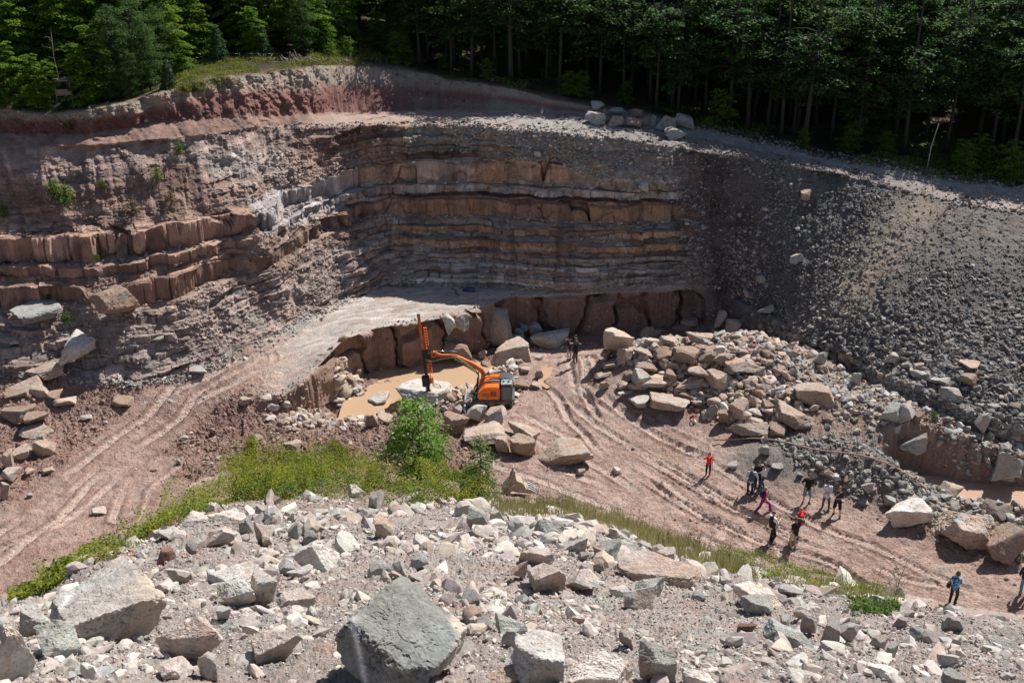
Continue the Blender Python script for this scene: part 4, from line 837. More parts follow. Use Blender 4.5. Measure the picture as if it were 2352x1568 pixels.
LF_PINE = leaf_material('needles', (.05, .11, .045), (.10, .18, .075), .25)
LF_LARCH = leaf_material('larch_needles', (.13, .22, .05), (.22, .30, .08), .4)
BARK = flat_material('bark', (.045, .038, .032), .9, mott=.35, scale=6, bump=.5)
BARK_P = flat_material('pale_bark', (.40, .37, .33), .8, mott=.35, scale=9)
DEADW = flat_material('dead_wood', (.25, .21, .17), .85, mott=.3, scale=9)
def quads_mesh(name, cen, ax, bx, mat, fac):
    V = np.stack([cen - ax - bx * .35, cen + ax * .1 - bx, cen + ax, cen + ax * .1 + bx], 1).reshape(-1, 3)
    n = len(cen); q = np.arange(n * 4).reshape(-1, 4)
    me = mesh_np(name, V, q, mat, None, smooth=False)
    a = me.color_attributes.new('col', 'FLOAT_COLOR', 'POINT'); cc = np.repeat(fac, 4)[:, None] * np.ones((1, 4)); cc[:, 3] = 1
    a.data.foreach_set('color', cc.astype(np.float32).ravel()); return me
def leaf_vectors(r_, n, size, flat=.45):
    a = r_.normal(0, 1, (n, 3)); a[:, 2] *= flat; a /= np.linalg.norm(a, axis=1)[:, None]
    up = r_.normal(0, flat, (n, 3)) + np.array([0, 0, 1]); b = np.cross(a, up); b /= np.linalg.norm(b, axis=1)[:, None] + 1e-9
    s = size * r_.uniform(.6, 1.25, (n, 1)); return a * s, b * s * .55
def tube(bm, pts, rads, seg=7):
    rings = []
    for i, (p, r) in enumerate(zip(pts, rads)):
        p = Vector(p); q = Vector(pts[min(i + 1, len(pts) - 1)]) - Vector(pts[max(i - 1, 0)]); q.normalize()
        a = q.orthogonal().normalized(); b = q.cross(a)
        if i:
            a = (pa - q * pa.dot(q)).normalized(); b = q.cross(a)
        pa = a
        rings.append([bm.verts.new(p + (a * math.cos(2 * math.pi * k / seg) + b * math.sin(2 * math.pi * k / seg)) * r) for k in range(seg)])
    for r0, r1 in zip(rings[:-1], rings[1:]):
        for k in range(seg): bm.faces.new((r0[k], r0[(k + 1) % seg], r1[(k + 1) % seg], r1[k]))
    bm.faces.new(rings[0][::-1]); bm.faces.new(rings[-1])
def bm_mesh(name, bm, mat, smooth=True):
    me = bpy.data.meshes.new(name); bmesh.ops.recalc_face_normals(bm, faces=bm.faces); bm.to_mesh(me); bm.free()
    if smooth: me.polygons.foreach_set('use_smooth', np.ones(len(me.polygons), bool))
    me.materials.append(mat); return me
def make_tree(seed, H, crown0, wid, kind, nleaf, leaf=.16, lean=.0, tr=.17, mat=None, bark=None, ctop=None):
    """kind: 'layer' flat sprays (beech), 'cone' (spruce / pine), 'round' loose birch"""
    r_ = np.random.default_rng(seed); bm = bmesh.new()
    k = 9; dx, dy = r_.normal(0, .012 * H, 2)
    zs = np.linspace(0, H * .96, k); px = lean * zs + dx * np.sin(zs / H * 3); py = dy * np.sin(zs / H * 2.4)
    tube(bm, list(zip(px, py, zs)), [tr * (1.25 if i == 0 else 1) * (1 - zs[i] / H) ** .8 + .012 for i in range(k)], 8)
    cen, fac = [], []; nb = int(26 + H * 2.4); per = nleaf / nb
    for i in range(nb):
        f = (i + r_.uniform(0, 1)) / nb; zb = crown0 + ((ctop or H) - crown0) * f
        if kind == 'cone': L = wid * (1 - f) ** .85 + .15
        elif kind == 'round': L = wid * (np.sin(np.pi * (f * .86 + .12)) ** .6) * r_.uniform(.6, 1.1)
        else: L = wid * (1 - (0 if ctop else .55) * f ** 2) * r_.uniform(.3 if ctop else .5, 1.25)
        az = i * 2.39996 + r_.normal(0, .3); rise = {'cone': -.12, 'round': .45, 'layer': .16}[kind] * L * r_.uniform(.5, 1.4); droop = {'cone': .25, 'round': .35, 'layer': .3}[kind] * L
        bx_, by_ = np.interp(zb, zs, px), np.interp(zb, zs, py)
        ts = np.linspace(0, 1, 4); pts = [(bx_ + math.cos(az) * L * t, by_ + math.sin(az) * L * t, zb + rise * t * 2 * (1 - .5 * t) - droop * t * t) for t in ts]
        tube(bm, pts, [.02 + .012 * L * (1 - t) for t in ts], 4)
        n = max(8, int(per * (L / wid) * 1.35)); t = r_.uniform(.12, 1.04, n) ** .75
        spread = L * .30 * (1.15 - t * .6); side = r_.normal(0, 1, n) * spread
        c = np.stack([bx_ + math.cos(az) * L * t - math.sin(az) * side, by_ + math.sin(az) * L * t + math.cos(az) * side,
                      zb + rise * t * 2 * (1 - .5 * t) - droop * t * t + r_.normal(0, .05 if kind == 'layer' else .16, n) * (.5 + L * .3) - np.abs(side) * .15], 1)
        # clumps: pull leaves to a few sprays
        cl = c[r_.integers(0, n, max(2, n // 14))]; near_ = cl[r_.integers(0, len(cl), n)]; c = c * .45 + near_ * .55 + r_.normal(0, .10 + .03 * L, (n, 3)) * np.array([1, 1, .4 if kind == 'layer' else .8])
        cen.append(c); fac.append(np.clip(r_.normal(.5, .22) + r_.normal(0, .2, n), 0, 1))
    cen = np.concatenate(cen); fac = np.concatenate(fac); a, b = leaf_vectors(r_, len(cen), leaf, .45 if kind == 'layer' else .8)
    return bm_mesh('trunk', bm, bark or BARK), quads_mesh('crown', cen, a, b, mat or LF_DARK, fac)
def plant_tree(meshes, loc, name, label, cat, group, rz=0, sc=1.0, szz=None):
    tr, cr = meshes; o = link(name, None, label=label, cat=cat, group=group); o.location = loc; o.rotation_euler[2] = rz; o.scale = (sc, sc, szz or sc)
    link('trunk', tr, o); link('crown', cr, o); return o
T_TALL = [make_tree(10 + k, 19 + k % 3, 3.6 + 1.3 * (k % 3), 3.7, 'layer', 8500, .19, 0, .22) for k in range(5)]
T_LOW = [make_tree(40 + k, 19, 1.0, 3.6, 'layer', 9500, .20, 0, .2) for k in range(3)]
T_THIN = [make_tree(45 + k, 20, 3.6 + .8 * k, 3.3, 'layer', 2600, .19, 0, .17 + .04 * (k % 3), ctop=10.5) for k in range(4)]
T_THIN2 = [make_tree(145 + k, 20, 3.0 + k, 3.8, 'layer', 4600, .20, 0, .2, ctop=14) for k in range(4)]
T_BARE = [make_tree(30 + k, 20, 7.5 + k, 3.3, 'layer', 6000, .19, 0, .24) for k in range(3)]
T_EDGE = [make_tree(50 + k, 9 + k * .7, .3, 3.1, 'layer', 13000, .15, 0, .10, LF_BRIGHT) for k in range(4)]
T_ROUND = [make_tree(60 + k, 8.5, .6, 2.3, 'round', 9000, .085, 0, .09, LF_MID) for k in range(3)]
T_PINE = [make_tree(70 + k, 4.2, .3, 1.35, 'cone', 5200, .12, 0, .07, LF_PINE) for k in range(2)]
T_SAP = [make_tree(80 + k, 4.2, .4, 1.9, 'layer', 2600, .12, 0, .05, LF_BRIGHT) for k in range(3)]
def at_edge(u, back):         # ground point a given distance behind the rim line, at picture column u (taken on the rim)
    ph, _ = az_t(u, float(np.interp(u, [0, 450, 861, 1154, 1600, 2352], [243, 190, 150, 205, 298, 436]))); ph = float(ph)
    r = float(np.interp(ph, PH, KRr[12])) + back; x, y = r * math.sin(ph), r * math.cos(ph); return Vector((x, y, gz(x, y) - .05))
def zone_phrase(u):
    for lim, s in ((120, 'at the far left edge'), (330, 'behind the raised hide'), (520, 'above the reddish bank'), (760, 'behind the brush pile'), (950, 'behind the top of the bank'), (1180, 'over the back of the terrace'), (1400, 'left of the terrace blocks'),
                   (1620, 'behind the terrace blocks'), (1850, 'above the dark soil slope'), (2050, 'above the haul track bend'), (2250, 'beyond the roadside berm'), (9999, 'at the far right edge')):
        if u < lim: return s
tl = set()
def tlabel(base, u, depth):
    words = ['', 'second ', 'third ', 'fourth ', 'fifth ', 'sixth ', 'seventh ', 'eighth ', 'ninth ', 'tenth ', 'eleventh ', 'twelfth ']
    for w_ in words:
        l = f"{w_}{base} {depth} {zone_phrase(u)}"
        if l not in tl: tl.add(l); return l
    return l
pts_used = []
def free(p, dmin):
    for q in pts_used:
        if (q[0] - p[0]) ** 2 + (q[1] - p[1]) ** 2 < dmin * dmin: return False
    pts_used.append((p[0], p[1])); return True
# young bright trees along the left rim
for u, back, k, sc in [(-60, 3, 0, 1.1), (10, 5, 1, 1.15), (60, 2.2, 2, .95), (110, 6.5, 0, 1.2), (165, 4.2, 3, 1.0), (215, 7, 1, 1.15), (30, 10, 3, 1.3), (140, 11, 2, 1.35), (260, 9.5, 0, 1.2), (320, 12, 2, 1.2), (-90, 8, 2, 1.3), (-20, 1.6, 3, .6), (35, 1.8, 0, .62), (85, 1.2, 1, .5), (118, 1.0, 2, .42), (185, 1.5, 3, .5), (225, 2.4, 1, .7), (250, 5, 2, 1.0), (350, 9, 3, 1.1), (410, 6.5, 0, .65), (450, 10, 1, .85), (390, 10, 1, .9), (430, 14, 3, 1.2), (480, 9, 0, .55),
                       (690, 10.5, 1, .95), (745, 8.5, 0, .62), (640, 13, 2, .9), (560, 12, 3, .8), (590, 8, 2, .5), (800, 10, 3, .7), (920, 13, 0, .6), (870, 9, 1, .45)]:
    if sc > .9 and back < 9: back += 3.5; sc *= .92
    p = at_edge(u, back); free(p, .5); plant_tree(T_EDGE[k], p, 'beech_tree', tlabel('young bright leafy tree', u, 'near the rim' if back < 8 else 'set back from the rim'), 'tree', 'young trees along the quarry rim', random.uniform(0, 6), sc)
for u, back, k, sc in [(275, 2.5, 0, .95), (315, 4.5, 1, 1.0), (345, 2.6, 2, .75), (375, 5.5, 0, .8), (700, 7.5, 1, .75), (765, 11, 2, .9), (300, 1.4, 1, .5), (250, 1.6, 2, .5)]:
    p = at_edge(u, back); free(p, .5); plant_tree(T_ROUND[k], p, 'birch_tree', tlabel('feathery grey green birch', u, 'near the rim' if back < 5 else 'set back from the rim'), 'tree', 'birches on the quarry rim', random.uniform(0, 6), sc)
for u, back, k, sc in [(388, .9, 0, .62), (508, 6.8, 1, .85), (610, 7.5, 0, .8), (150, 2.0, 1, .5)]:
    p = at_edge(u, back); free(p, .4); plant_tree(T_PINE[k], p, 'pine_tree', tlabel('small young pine with upright shoots', u, 'near the rim' if back < 5 else 'set back from the rim'), 'tree', 'small pines on the rim', random.uniform(0, 6), sc)
# tall forest
us = np.linspace(-120, 2480, 400); random.seed(21)
for ring, (b0, b1, n) in enumerate([(3.0, 7.5, 30), (8, 15, 46), (16, 27, 62), (28, 45, 62)]):
    for _ in range(n):
        for tries in range(12):
            u = random.uniform(-160, 2520); back = random.uniform(b0, b1)
            if ring == 0 and u < 900: continue
            if u < 930 and back < 17: continue
            if u > 1850 and back < 6: continue
            p = at_edge(u, back)
            if free(p, 2.3 + .2 * ring): break
        else: continue
        center = 950 < u < 1420
        fam = T_LOW if ring >= 2 else T_THIN if back < 8 else T_THIN2 if back < 15 else T_BARE if ((center and random.random() < .75) or random.random() < (.35 if ring == 0 else .2)) else T_TALL
        m = random.choice(fam)
        dep = ['in the front row', 'in the second row', 'deeper in the wood', 'far back in the wood'][ring]
        lab = 'tall dark tree with a bare lower trunk deep in the shaded wood' if ring >= 2 else tlabel('tall bare-trunked forest tree' if fam in (T_BARE, T_THIN, T_THIN2) else 'tall dark leafy forest tree', u, dep)
        plant_tree(m, p, 'forest_tree', lab, 'tree', 'trees of the dark wood deep behind' if ring >= 2 else 'front trees of the dark wood', random.uniform(0, 6), random.uniform(.88, 1.12))
random.seed(5)
for _ in range(64):
    u = random.uniform(760, 2480); back = random.choice([random.uniform(2, 6), random.uniform(10, 26)]); p = at_edge(u, back)
    if not free(p, 1.2): continue
    plant_tree(random.choice(T_SAP), p, 'sapling', tlabel('bright green low sapling', u, 'near the rim' if back < 8 else 'inside the wood'), 'sapling', 'saplings under the tall trees', random.uniform(0, 6), random.uniform(.4, 1.0))
p = at_edge(1652, 3.2); plant_tree(T_SAP[1], p, 'sapling', 'pale silvery sapling catching the sun right of the terrace blocks', 'sapling', None, 1.0, .95)
# bush and larch sapling on the near slope, small shrubs on the face
def grounded(u, v): g, d = pick(u, v); return g, d
g, d = grounded(966, 1108)
BUSH = make_tree(200, 3.7, .15, 1.45, 'round', 6800, .06, 0, .04, leaf_material('willow_leaves', (.13, .26, .04), (.25, .40, .08), .45))
hb_ = 178 * d / FD / math.cos(math.atan(.6)); BS = hb_ / 3.7
plant_tree(BUSH, g + Vector((0, 0, -.1)), 'bush', 'bright green leafy birch bush standing among the brambles below the pit', 'bush', None, 0, BS * 1.15, BS)
g, d = grounded(1098, 1150); LARCH = make_tree(201, 3.0, .1, .95, 'cone', 4200, .05, .03, .03, LF_LARCH); hb_ = 140 * d / FD / .85
plant_tree(LARCH, g, 'larch_sapling', 'thin yellow green larch sapling right of the leafy bush', 'sapling', None, 0, hb_ / 3.0)
SH = [make_tree(210 + k, 1.0, .03, .55, 'round', 420, .06, 0, .012, LF_BRIGHT) for k in range(2)]; SHD = make_tree(215, .8, .03, .6, 'round', 500, .04, 0, .01, leaf_material('dry_leaves', (.20, .13, .06), (.30, .22, .10), .2))
for u, v, hp, m, lb in [(162, 300, 24, SH[0], 'small green shrub high on the red bank at left'), (128, 455, 34, SH[1], 'leafy green shrub on the left face ledge'), (152, 470, 40, SH[0], 'green shrub hanging beside another on the left face'), (236, 433, 16, SH[1], 'round green tuft on the left face'),
                        (363, 415, 26, SH[0], 'small green shrub in a crack of the left face'), (412, 355, 24, SH[1], 'small shrub under the reddish bank'), (155, 742, 24, SH[0], 'bright green tuft on the lower left face'), (305, 497, 36, SHD, 'dry brown bush on the left face'),
                        (395, 470, 34, SHD, 'dry olive bush right of the brown one on the left face'), (10, 500, 26, SH[1], 'green shrub at the left edge of the face'), (1515, 445, 18, SH[1], 'tiny green tuft at the corner of the dark slope'), (2145, 962, 16, SH[0], 'green tuft on the foot of the grey tip'),
                        (222, 600, 14, SH[0], 'tiny green tuft midway on the left face'), (112, 690, 14, SH[1], 'tiny green tuft on a block of the left face'), (1190, 1380, 1, SH[0], '')]:
    if hp < 2: continue
    g, d = grounded(u, v); h = hp * d / FD; plant_tree(m, g, 'shrub', lb, 'shrub', 'small shrubs on the rock', random.uniform(0, 6), h * 1.1)
# ---- ground vegetation
def inpoly(u, v, poly):
    ins = np.zeros(u.shape, bool); n = len(poly)
    for i in range(n):
        x1, y1 = poly[i]; x2, y2 = poly[(i + 1) % n]
        c = ((y1 > v) != (y2 > v)) & (u < (x2 - x1) * (v - y1) / (y2 - y1 + 1e-9) + x1); ins ^= c
    return ins.astype(float)
def leaves(name, label, w_, n, hmax, size, mat, flat=.6, cat='undergrowth', hfun=None):
    p, r_, c_ = sample(w_, n); hn = sstep(-.45, .5, fbm(p[:, 0], p[:, 1], None, .8, 3, s=300 + len(name))) * hmax
    hn = hn * np.clip(np.hypot(p[:, 0], p[:, 1]) / 44, .3, 1.1) ** 1.6 if hmax < 2.5 and 'near slope' in label or 'bramble' in label else hn
    if 'bramble' in label: hn = hn * (1 - .68 * sstep(6, 12, p[:, 0]))
    p[:, 2] += hn * rng.uniform(.25, 1, n) ** .6; R2 = np.random.default_rng(len(name)); a, b = leaf_vectors(R2, n, size, flat)
    fac = np.clip(.5 + .75 * fbm(p[:, 0], p[:, 1], None, .9, 3, s=7) + R2.normal(0, .22, n), 0, 1)
    return link(name, quads_mesh(name, p, a, b, mat, fac), label=label, cat=cat, kind='stuff')
ed = 7 * fbm(U0, V0, None, .03, 3, s=1)
P1 = [(470, 1150), (505, 1105), (545, 1055), (620, 1040), (700, 1052), (780, 1068), (860, 1080), (1000, 1085), (1100, 1115), (1128, 1165), (980, 1170), (850, 1160), (760, 1148), (620, 1145), (560, 1160), (480, 1195), (420, 1222), (350, 1262), (230, 1305), (100, 1372), (20, 1395), (110, 1345), (240, 1275), (330, 1225), (400, 1170)]
P3 = [(1640, 1262), (1740, 1278), (1830, 1300), (1950, 1332), (2040, 1365), (2085, 1395), (2040, 1405), (1960, 1398), (1850, 1362), (1750, 1330), (1660, 1300)]
P4 = [(1930, 1405), (2050, 1402), (2065, 1432), (1960, 1440)]; P5 = [(2110, 1385), (2180, 1395), (2175, 1408), (2110, 1402)]; P6 = [(2230, 1408), (2360, 1440), (2400, 1470), (2300, 1440)]
P2 = [(1120, 1168), (1200, 1160), (1300, 1150), (1420, 1185), (1560, 1240), (1680, 1300), (1740, 1335), (1640, 1322), (1500, 1262), (1400, 1222), (1290, 1198), (1150, 1200)]
LF_BR = leaf_material('bramble_leaves', (.055, .13, .015), (.42, .39, .04), .4); LF_BR2 = leaf_material('bramble_dark_leaves', (.05, .11, .02), (.14, .20, .04), .3)
LF_RED = leaf_material('turning_leaves', (.16, .09, .04), (.30, .14, .06), .2); LF_GRASS = leaf_material('grass_blades', (.20, .21, .07), (.40, .35, .17), .35)
wb = np.maximum.reduce([inpoly(U0 + ed, V0 + ed, q) for q in (P1, P3)]) * (.25 + sstep(-.3, .3, fbm(X, Y, None, .5, 3, s=200)))
patch = (.02 + sstep(-.02, .25, fbm(X, Y, None, .45, 4, .6, s=205))) * (1 + 2.2 * sstep(470, 560, U0) * sstep(1120, 1000, U0))
wb += .22 * np.maximum.reduce([inpoly(U0 + ed, V0 + ed, q) for q in (P5, P6)]) * sstep(-.1, .3, fbm(X, Y, None, 1.5, 3, s=203))
leaves('low_weeds', 'low broad leaved weeds between the stones near the lower right of the slope', inpoly(U0 + ed, V0 + ed, P4) * sstep(-.2, .2, fbm(X, Y, None, 1.6, 3, s=204)), 3500, .35, .035, LF_BR2)
leaves('brambles', 'yellow green bramble leaves sprawling along the edge of the near slope', wb * patch, 80000, 1.9, .055, LF_BR)
leaves('bramble_shade', 'darker green leaves low in the bramble patches', wb * patch, 34000, 1.2, .055, LF_BR2)
leaves('turning_weeds', 'brown and reddish weeds mixed into the brambles', wb * sstep(.0, .4, fbm(X, Y, None, .4, 3, s=210)), 9000, .7, .05, LF_RED)
# grass: upright blades
wg = inpoly(U0 + ed, V0 + ed, P2) * (.3 + sstep(-.3, .3, fbm(X, Y, None, .6, 3, s=220))) + .12 * inpoly(U0, V0, P3)
def grass(name, label, w_, n, h, wd, mat):
    p, _, _ = sample(w_, n); R2 = np.random.default_rng(len(label)); hh = h * R2.uniform(.35, 1.1, n)[:, None]
    lean_ = R2.normal(0, .22, (n, 3)); lean_[:, 2] = 1; a = lean_ * hh * .5; b = R2.normal(0, 1, (n, 3)); b[:, 2] = 0; b /= np.linalg.norm(b, axis=1)[:, None]; b *= wd
    return link(name, quads_mesh(name, p + a * .9, a, b, mat, R2.uniform(0, 1, n)), label=label, cat='grass', kind='stuff')
grass('dry_grass', 'thin dry olive grass along the road side of the near slope', wg * (.05 + sstep(-.2, .25, fbm(X, Y, None, 1.3, 3, s=222))), 15000, .75, .012, LF_GRASS)
p2, _, _ = sample(wg, 90)
bm = bmesh.new()
for q in p2:
    h = random.uniform(.7, 1.5); l = Vector((random.gauss(0, .12), random.gauss(0, .12), 1)) * h; q = Vector(q)
    tube(bm, [q, q + l * .5, q + l + Vector((.05, 0, 0))], [.012, .009, .005], 3)
    for _ in range(5):
        t = random.uniform(.4, .95); e = Vector((random.gauss(0, .16), random.gauss(0, .16), random.uniform(.05, .22))); tube(bm, [q + l * t, q + l * t + e], [.006, .014], 3)
link('thistle_stems', bm_mesh('thistle_stems', bm, flat_material('dark_stems', (.13, .12, .06), .9)), label='dark thistle stems standing in the dry grass by the track', cat='weeds', kind='stuff')
# rim plants and forest floor tufts
wr = (soft_rows(12, 13, 3) * (SEG[:, None] <= 13)) * sstep(380, 430, U0) * sstep(900, 780, U0) * (SEG[:, None] >= 12) + .35 * M_bank * (TT[:, None] > .7) * (SEG[:, None] == 11) * sstep(395, 420, U0) * sstep(560, 450, U0)
wr = wr * sstep(-.35, .2, fbm(X, Y, None, .35, 3, s=230))
leaves('rim_plants', 'green weeds covering the rim above the reddish bank', wr, 26000, .42, .08, LF_BR)
wf2 = ((SEG == 12) | (SEG == 13))[:, None] * sstep(820, 1000, U0) * sstep(.05, .35, fbm(X, Y, None, .16, 3, s=240))
leaves('forest_undergrowth', 'low green plants on the forest floor behind the rim', wf2, 26000, .7, .13, LF_BR2)
grass('rim_grass', 'tan dry grass tufts on the rim', wr + .2 * wf2, 9000, .6, .02, LF_GRASS)
# dead wood, brush pile, hide, fence
def pick3(u, v, up=0): g, d = pick(u, v); return g + Vector((0, 0, up))
g0, g1 = pick3(106, 268, .1), None
ge = at_edge(205, 3.2); bm = bmesh.new(); e = Vector((ge.x, ge.y, ge.z + 2.3)); tube(bm, [g0, g0.lerp(e, .35) + Vector((0, 0, -.12)), g0.lerp(e, .7), e], [.13, .11, .085, .05], 8)
for t, v_ in ((.45, (.5, .1, .5)), (.6, (.3, -.2, .7)), (.8, (-.3, .2, .8)), (.7, (.7, .1, .1))): q = g0.lerp(e, t); tube(bm, [q, q + Vector(v_)], [.03, .008], 5)
link('birch_log', bm_mesh('birch_log', bm, BARK_P), label='fallen pale birch trunk leaning over the left rim', cat='log')
g0 = at_edge(205, .6); bm = bmesh.new(); tube(bm, [g0 + Vector((0, 0, .15)), g0 + Vector((2.2, -.5, .05))], [.09, .06], 7); tube(bm, [g0 + Vector((1, -.2, .1)), g0 + Vector((1.5, .2, .5))], [.03, .01], 5)
link('fallen_branch', bm_mesh('fallen_branch', bm, BARK_P), label='short pale fallen branch under the young trees at left', cat='branch')
bp0 = at_edge(700, 1.2); random.seed(9)
for nm, c, n, L, lb in (('brush_pile', at_edge(665, 3.0), 60, 1.1, 'tangle of dead roots and branches on the rim'), ('brush_pile', at_edge(740, 2.2), 46, 1.0, 'right hand tangle of dead branches on the rim')):
    bm = bmesh.new()
    for _ in range(n):
        q = Vector((random.uniform(-3, 3), random.uniform(-.8, .8), random.uniform(0, .5))); dv = Vector((random.gauss(0, 1), random.gauss(0, .5), abs(random.gauss(0, .5)))) .normalized() * random.uniform(.4, L)
        tube(bm, [q, q + dv * .5 + Vector((0, 0, random.gauss(0, .06))), q + dv], [random.uniform(.03, .07), .035, .012], 5)
    o = link(nm, bm_mesh(nm, bm, DEADW if c is not None else BARK), label=lb, cat='brush pile', group='dead wood on the rim'); o.location = c
bm = bmesh.new(); dc = at_edge(140, 3.2)       # dead thin tree
tube(bm, [(0, 0, 0), (.1, 0, 2), (0, 0, 4), (.15, 0, 6.2)], [.06, .05, .035, .012], 6)
for i in range(16): z = 1.2 + i * .3; a = i * 2.4; tube(bm, [(0.05, 0, z), (math.cos(a) * .6, math.sin(a) * .6, z + .15), (math.cos(a) * 1.1, math.sin(a) * 1.1, z + .1)], [.018, .012, .005], 4)
o = link('dead_tree', bm_mesh('dead_tree', bm, DEADW), label='leafless dead thin tree beside the raised hide', cat='tree'); o.location = dc
hd = at_edge(150, 1.6); ho = link('hunting_hide', None, label='small raised wooden hunting hide half hidden by leaves at left', cat='hide'); ho.location = hd + Vector((0, 0, -.4)); ho.scale = (.9, .9, .9); ho.rotation_euler[2] = .3
def box(bm, c, s, rot=None):
    m = Matrix.Translation(c) @ (rot or Matrix()) @ Matrix.Diagonal((*s, 1)); bmesh.ops.create_cube(bm, size=1, matrix=m)
for sx in (-1, 1):
    for sy in (-1, 1): bm = bmesh.new(); tube(bm, [(sx * .75, sy * .7, -.2), (sx * .65, sy * .6, 3.1)], [.05, .045], 6); link('leg', bm_mesh('leg', bm, DEADW), ho)
bm = bmesh.new(); box(bm, (0, 0, 1.75), (1.5, 1.4, .06)); link('floor_board', bm_mesh('floor_board', bm, DEADW, False), ho)
bm = bmesh.new(); box(bm, (0, -.68, 2.05), (1.5, .03, .5)); box(bm, (-.73, 0, 2.05), (.03, 1.3, .5)); box(bm, (.73, 0, 2.05), (.03, 1.3, .5)); box(bm, (0, .68, 2.4), (1.5, .03, 1.2)); link('side_panel', bm_mesh('side_panel', bm, DEADW, False), ho)
bm = bmesh.new(); box(bm, (0, 0, 3.15), (1.9, 1.8, .07)); link('roof', bm_mesh('roof', bm, flat_material('old_boards', (.30, .28, .25), .8)), ho)
fo = link('wire_fence', None, label='thin wire fence with small posts behind the rim plants', cat='fence'); prev = None; fo.location = at_edge(430, 7)
bmw = bmesh.new()
for i, u in enumerate(range(430, 720, 42)):
    q = at_edge(u, 7.0 - .2 * i) - fo.location; bm = bmesh.new(); tube(bm, [q, q + Vector((0, 0, .85))], [.02, .018], 6); link('post', bm_mesh('post', bm, DEADW), fo)
    if prev is not None:
        for hz_ in (.4, .8): tube(bmw, [prev + Vector((0, 0, hz_)), q + Vector((0, 0, hz_))], [.005, .005], 4)
    prev = q
link('wire', bm_mesh('wire', bmw, flat_material('wire', (.4, .4, .4), .4, .8)), fo)
bm = bmesh.new(); dc = at_edge(2128, 2.5); tube(bm, [(0, 0, 0), (.1, .1, 2.2), (.45, .1, 4.4)], [.07, .055, .03], 7); o = link('dead_tree', bm_mesh('dead_tree', bm, BARK_P), label='pale bare dead stem leaning at the right wood edge', cat='tree'); o.location = dc
# ------------------------------------------------ water, drill rig, tools
def water_mat(name, col, rough=.08, wave=6.0, bstr=.15):
    m, t, b = nodes(name); L = t.links.new
    b.inputs['Base Color'].default_value = (*col, 1); b.inputs['Roughness'].default_value = rough; b.inputs['Specular IOR Level'].default_value = .5
    g = N(t, 'ShaderNodeNewGeometry'); n = N(t, 'ShaderNodeTexNoise'); n.inputs['Scale'].default_value = wave; n.inputs['Detail'].default_value = 3; L(g.outputs['Position'], n.inputs['Vector'])
    bp = N(t, 'ShaderNodeBump'); bp.inputs['Strength'].default_value = bstr; bp.inputs['Distance'].default_value = .05; L(n.outputs[0], bp.inputs['Height']); L(bp.outputs[0], b.inputs['Normal'])
    return m
def water_poly(name, pts, z, mat, label=None):
    bm = bmesh.new(); vs_ = [bm.verts.new((*at_z(u, v, z)[:2], z)) for u, v in pts]; f = bm.faces.new(vs_); bmesh.ops.triangulate(bm, faces=[f]); bmesh.ops.recalc_face_normals(bm, faces=bm.faces)
    me = bpy.data.meshes.new(name); bm.to_mesh(me); bm.free(); me.materials.append(mat)
    if me.polygons[0].normal.z < 0: me.flip_normals()
    return link(name, me, kind='structure')
MUD = water_mat('muddy_water', (.46, .315, .20), .12, 3, .03)
water_poly('pond_water', [(770, 985), (782, 940), (800, 890), (840, 865), (860, 845), (1000, 815), (1100, 800), (1190, 800), (1160, 880), (1060, 905), (1000, 925), (930, 950), (860, 975)], -.62, MUD)
water_poly('back_pool_water', [(1200, 790), (1210, 745), (1600, 720), (1600, 790)], -.47, water_mat('dark_pool', (.22, .15, .11), .1, 3, .03))
water_poly('stream_water', [(2080, 1090), (2380, 1100), (2800, 1130), (2800, 1240), (2380, 1185), (2200, 1160), (2080, 1125)], -.32, water_mat('rushing_muddy_water', (.48, .32, .235), .10, 4.5, .8))
for pts_ in ([(1235, 880), (1240, 845), (1268, 842), (1280, 885), (1255, 892)], [(1285, 856), (1305, 852), (1310, 872), (1290, 872)]):
    c_ = pts_[0]; zs_ = [gz(*at_z(a_, b_, 0)[:2]) for a_, b_ in pts_]; mid = at_z(sum(q[0] for q in pts_) / len(pts_), sum(q[1] for q in pts_) / len(pts_), 0); water_poly('puddle_water', pts_, gz(mid[0], mid[1]) + .10, MUD)
def paint(nm, col, rough=.4, metal=0., mott=.12, scale=3): return flat_material(nm, col, rough, metal, mott, scale)
ORANGE = paint('orange_paint', (.78, .17, .02), .38, mott=.14); ORANGE_D = paint('worn_orange_paint', (.60, .13, .03), .5, mott=.3); STEELG = paint('grey_paint', (.075, .085, .09), .45, mott=.2)
BLACKM = paint('black_steel', (.025, .025, .027), .5, mott=.3); LIGHTG = paint('light_grey_steel', (.30, .33, .34), .5, mott=.25); CHROME = paint('chrome_rod', (.55, .55, .56), .2, 1.0); RUBBER = paint('hose_rubber', (.02, .02, .02), .6); TANH = paint('tan_hose', (.42, .32, .14), .6)
REDL = paint('red_paint', (.5, .02, .02), .4); STEEL = paint('weathered_steel', (.33, .26, .205), .6, mott=.2, scale=4); ALU = paint('ladder_aluminium', (.42, .38, .33), .5, mott=.2)
DUSTY = paint('dusty_track', (.19, .14, .115), .9, mott=.3)
def pbox(name, parent, c, s, mat, rot=None, bev=.02, seg=2):
    bm = bmesh.new(); box(bm, (0, 0, 0), s)
    if bev: bmesh.ops.bevel(bm, geom=bm.edges[:] , offset=min(bev, min(s) * .45), segments=seg, affect='EDGES')
    bm.transform(Matrix.Translation(c) @ (rot or Matrix())); me = bm_mesh(name, bm, mat, False); auto_flat(me, 35); return link(name, me, parent)
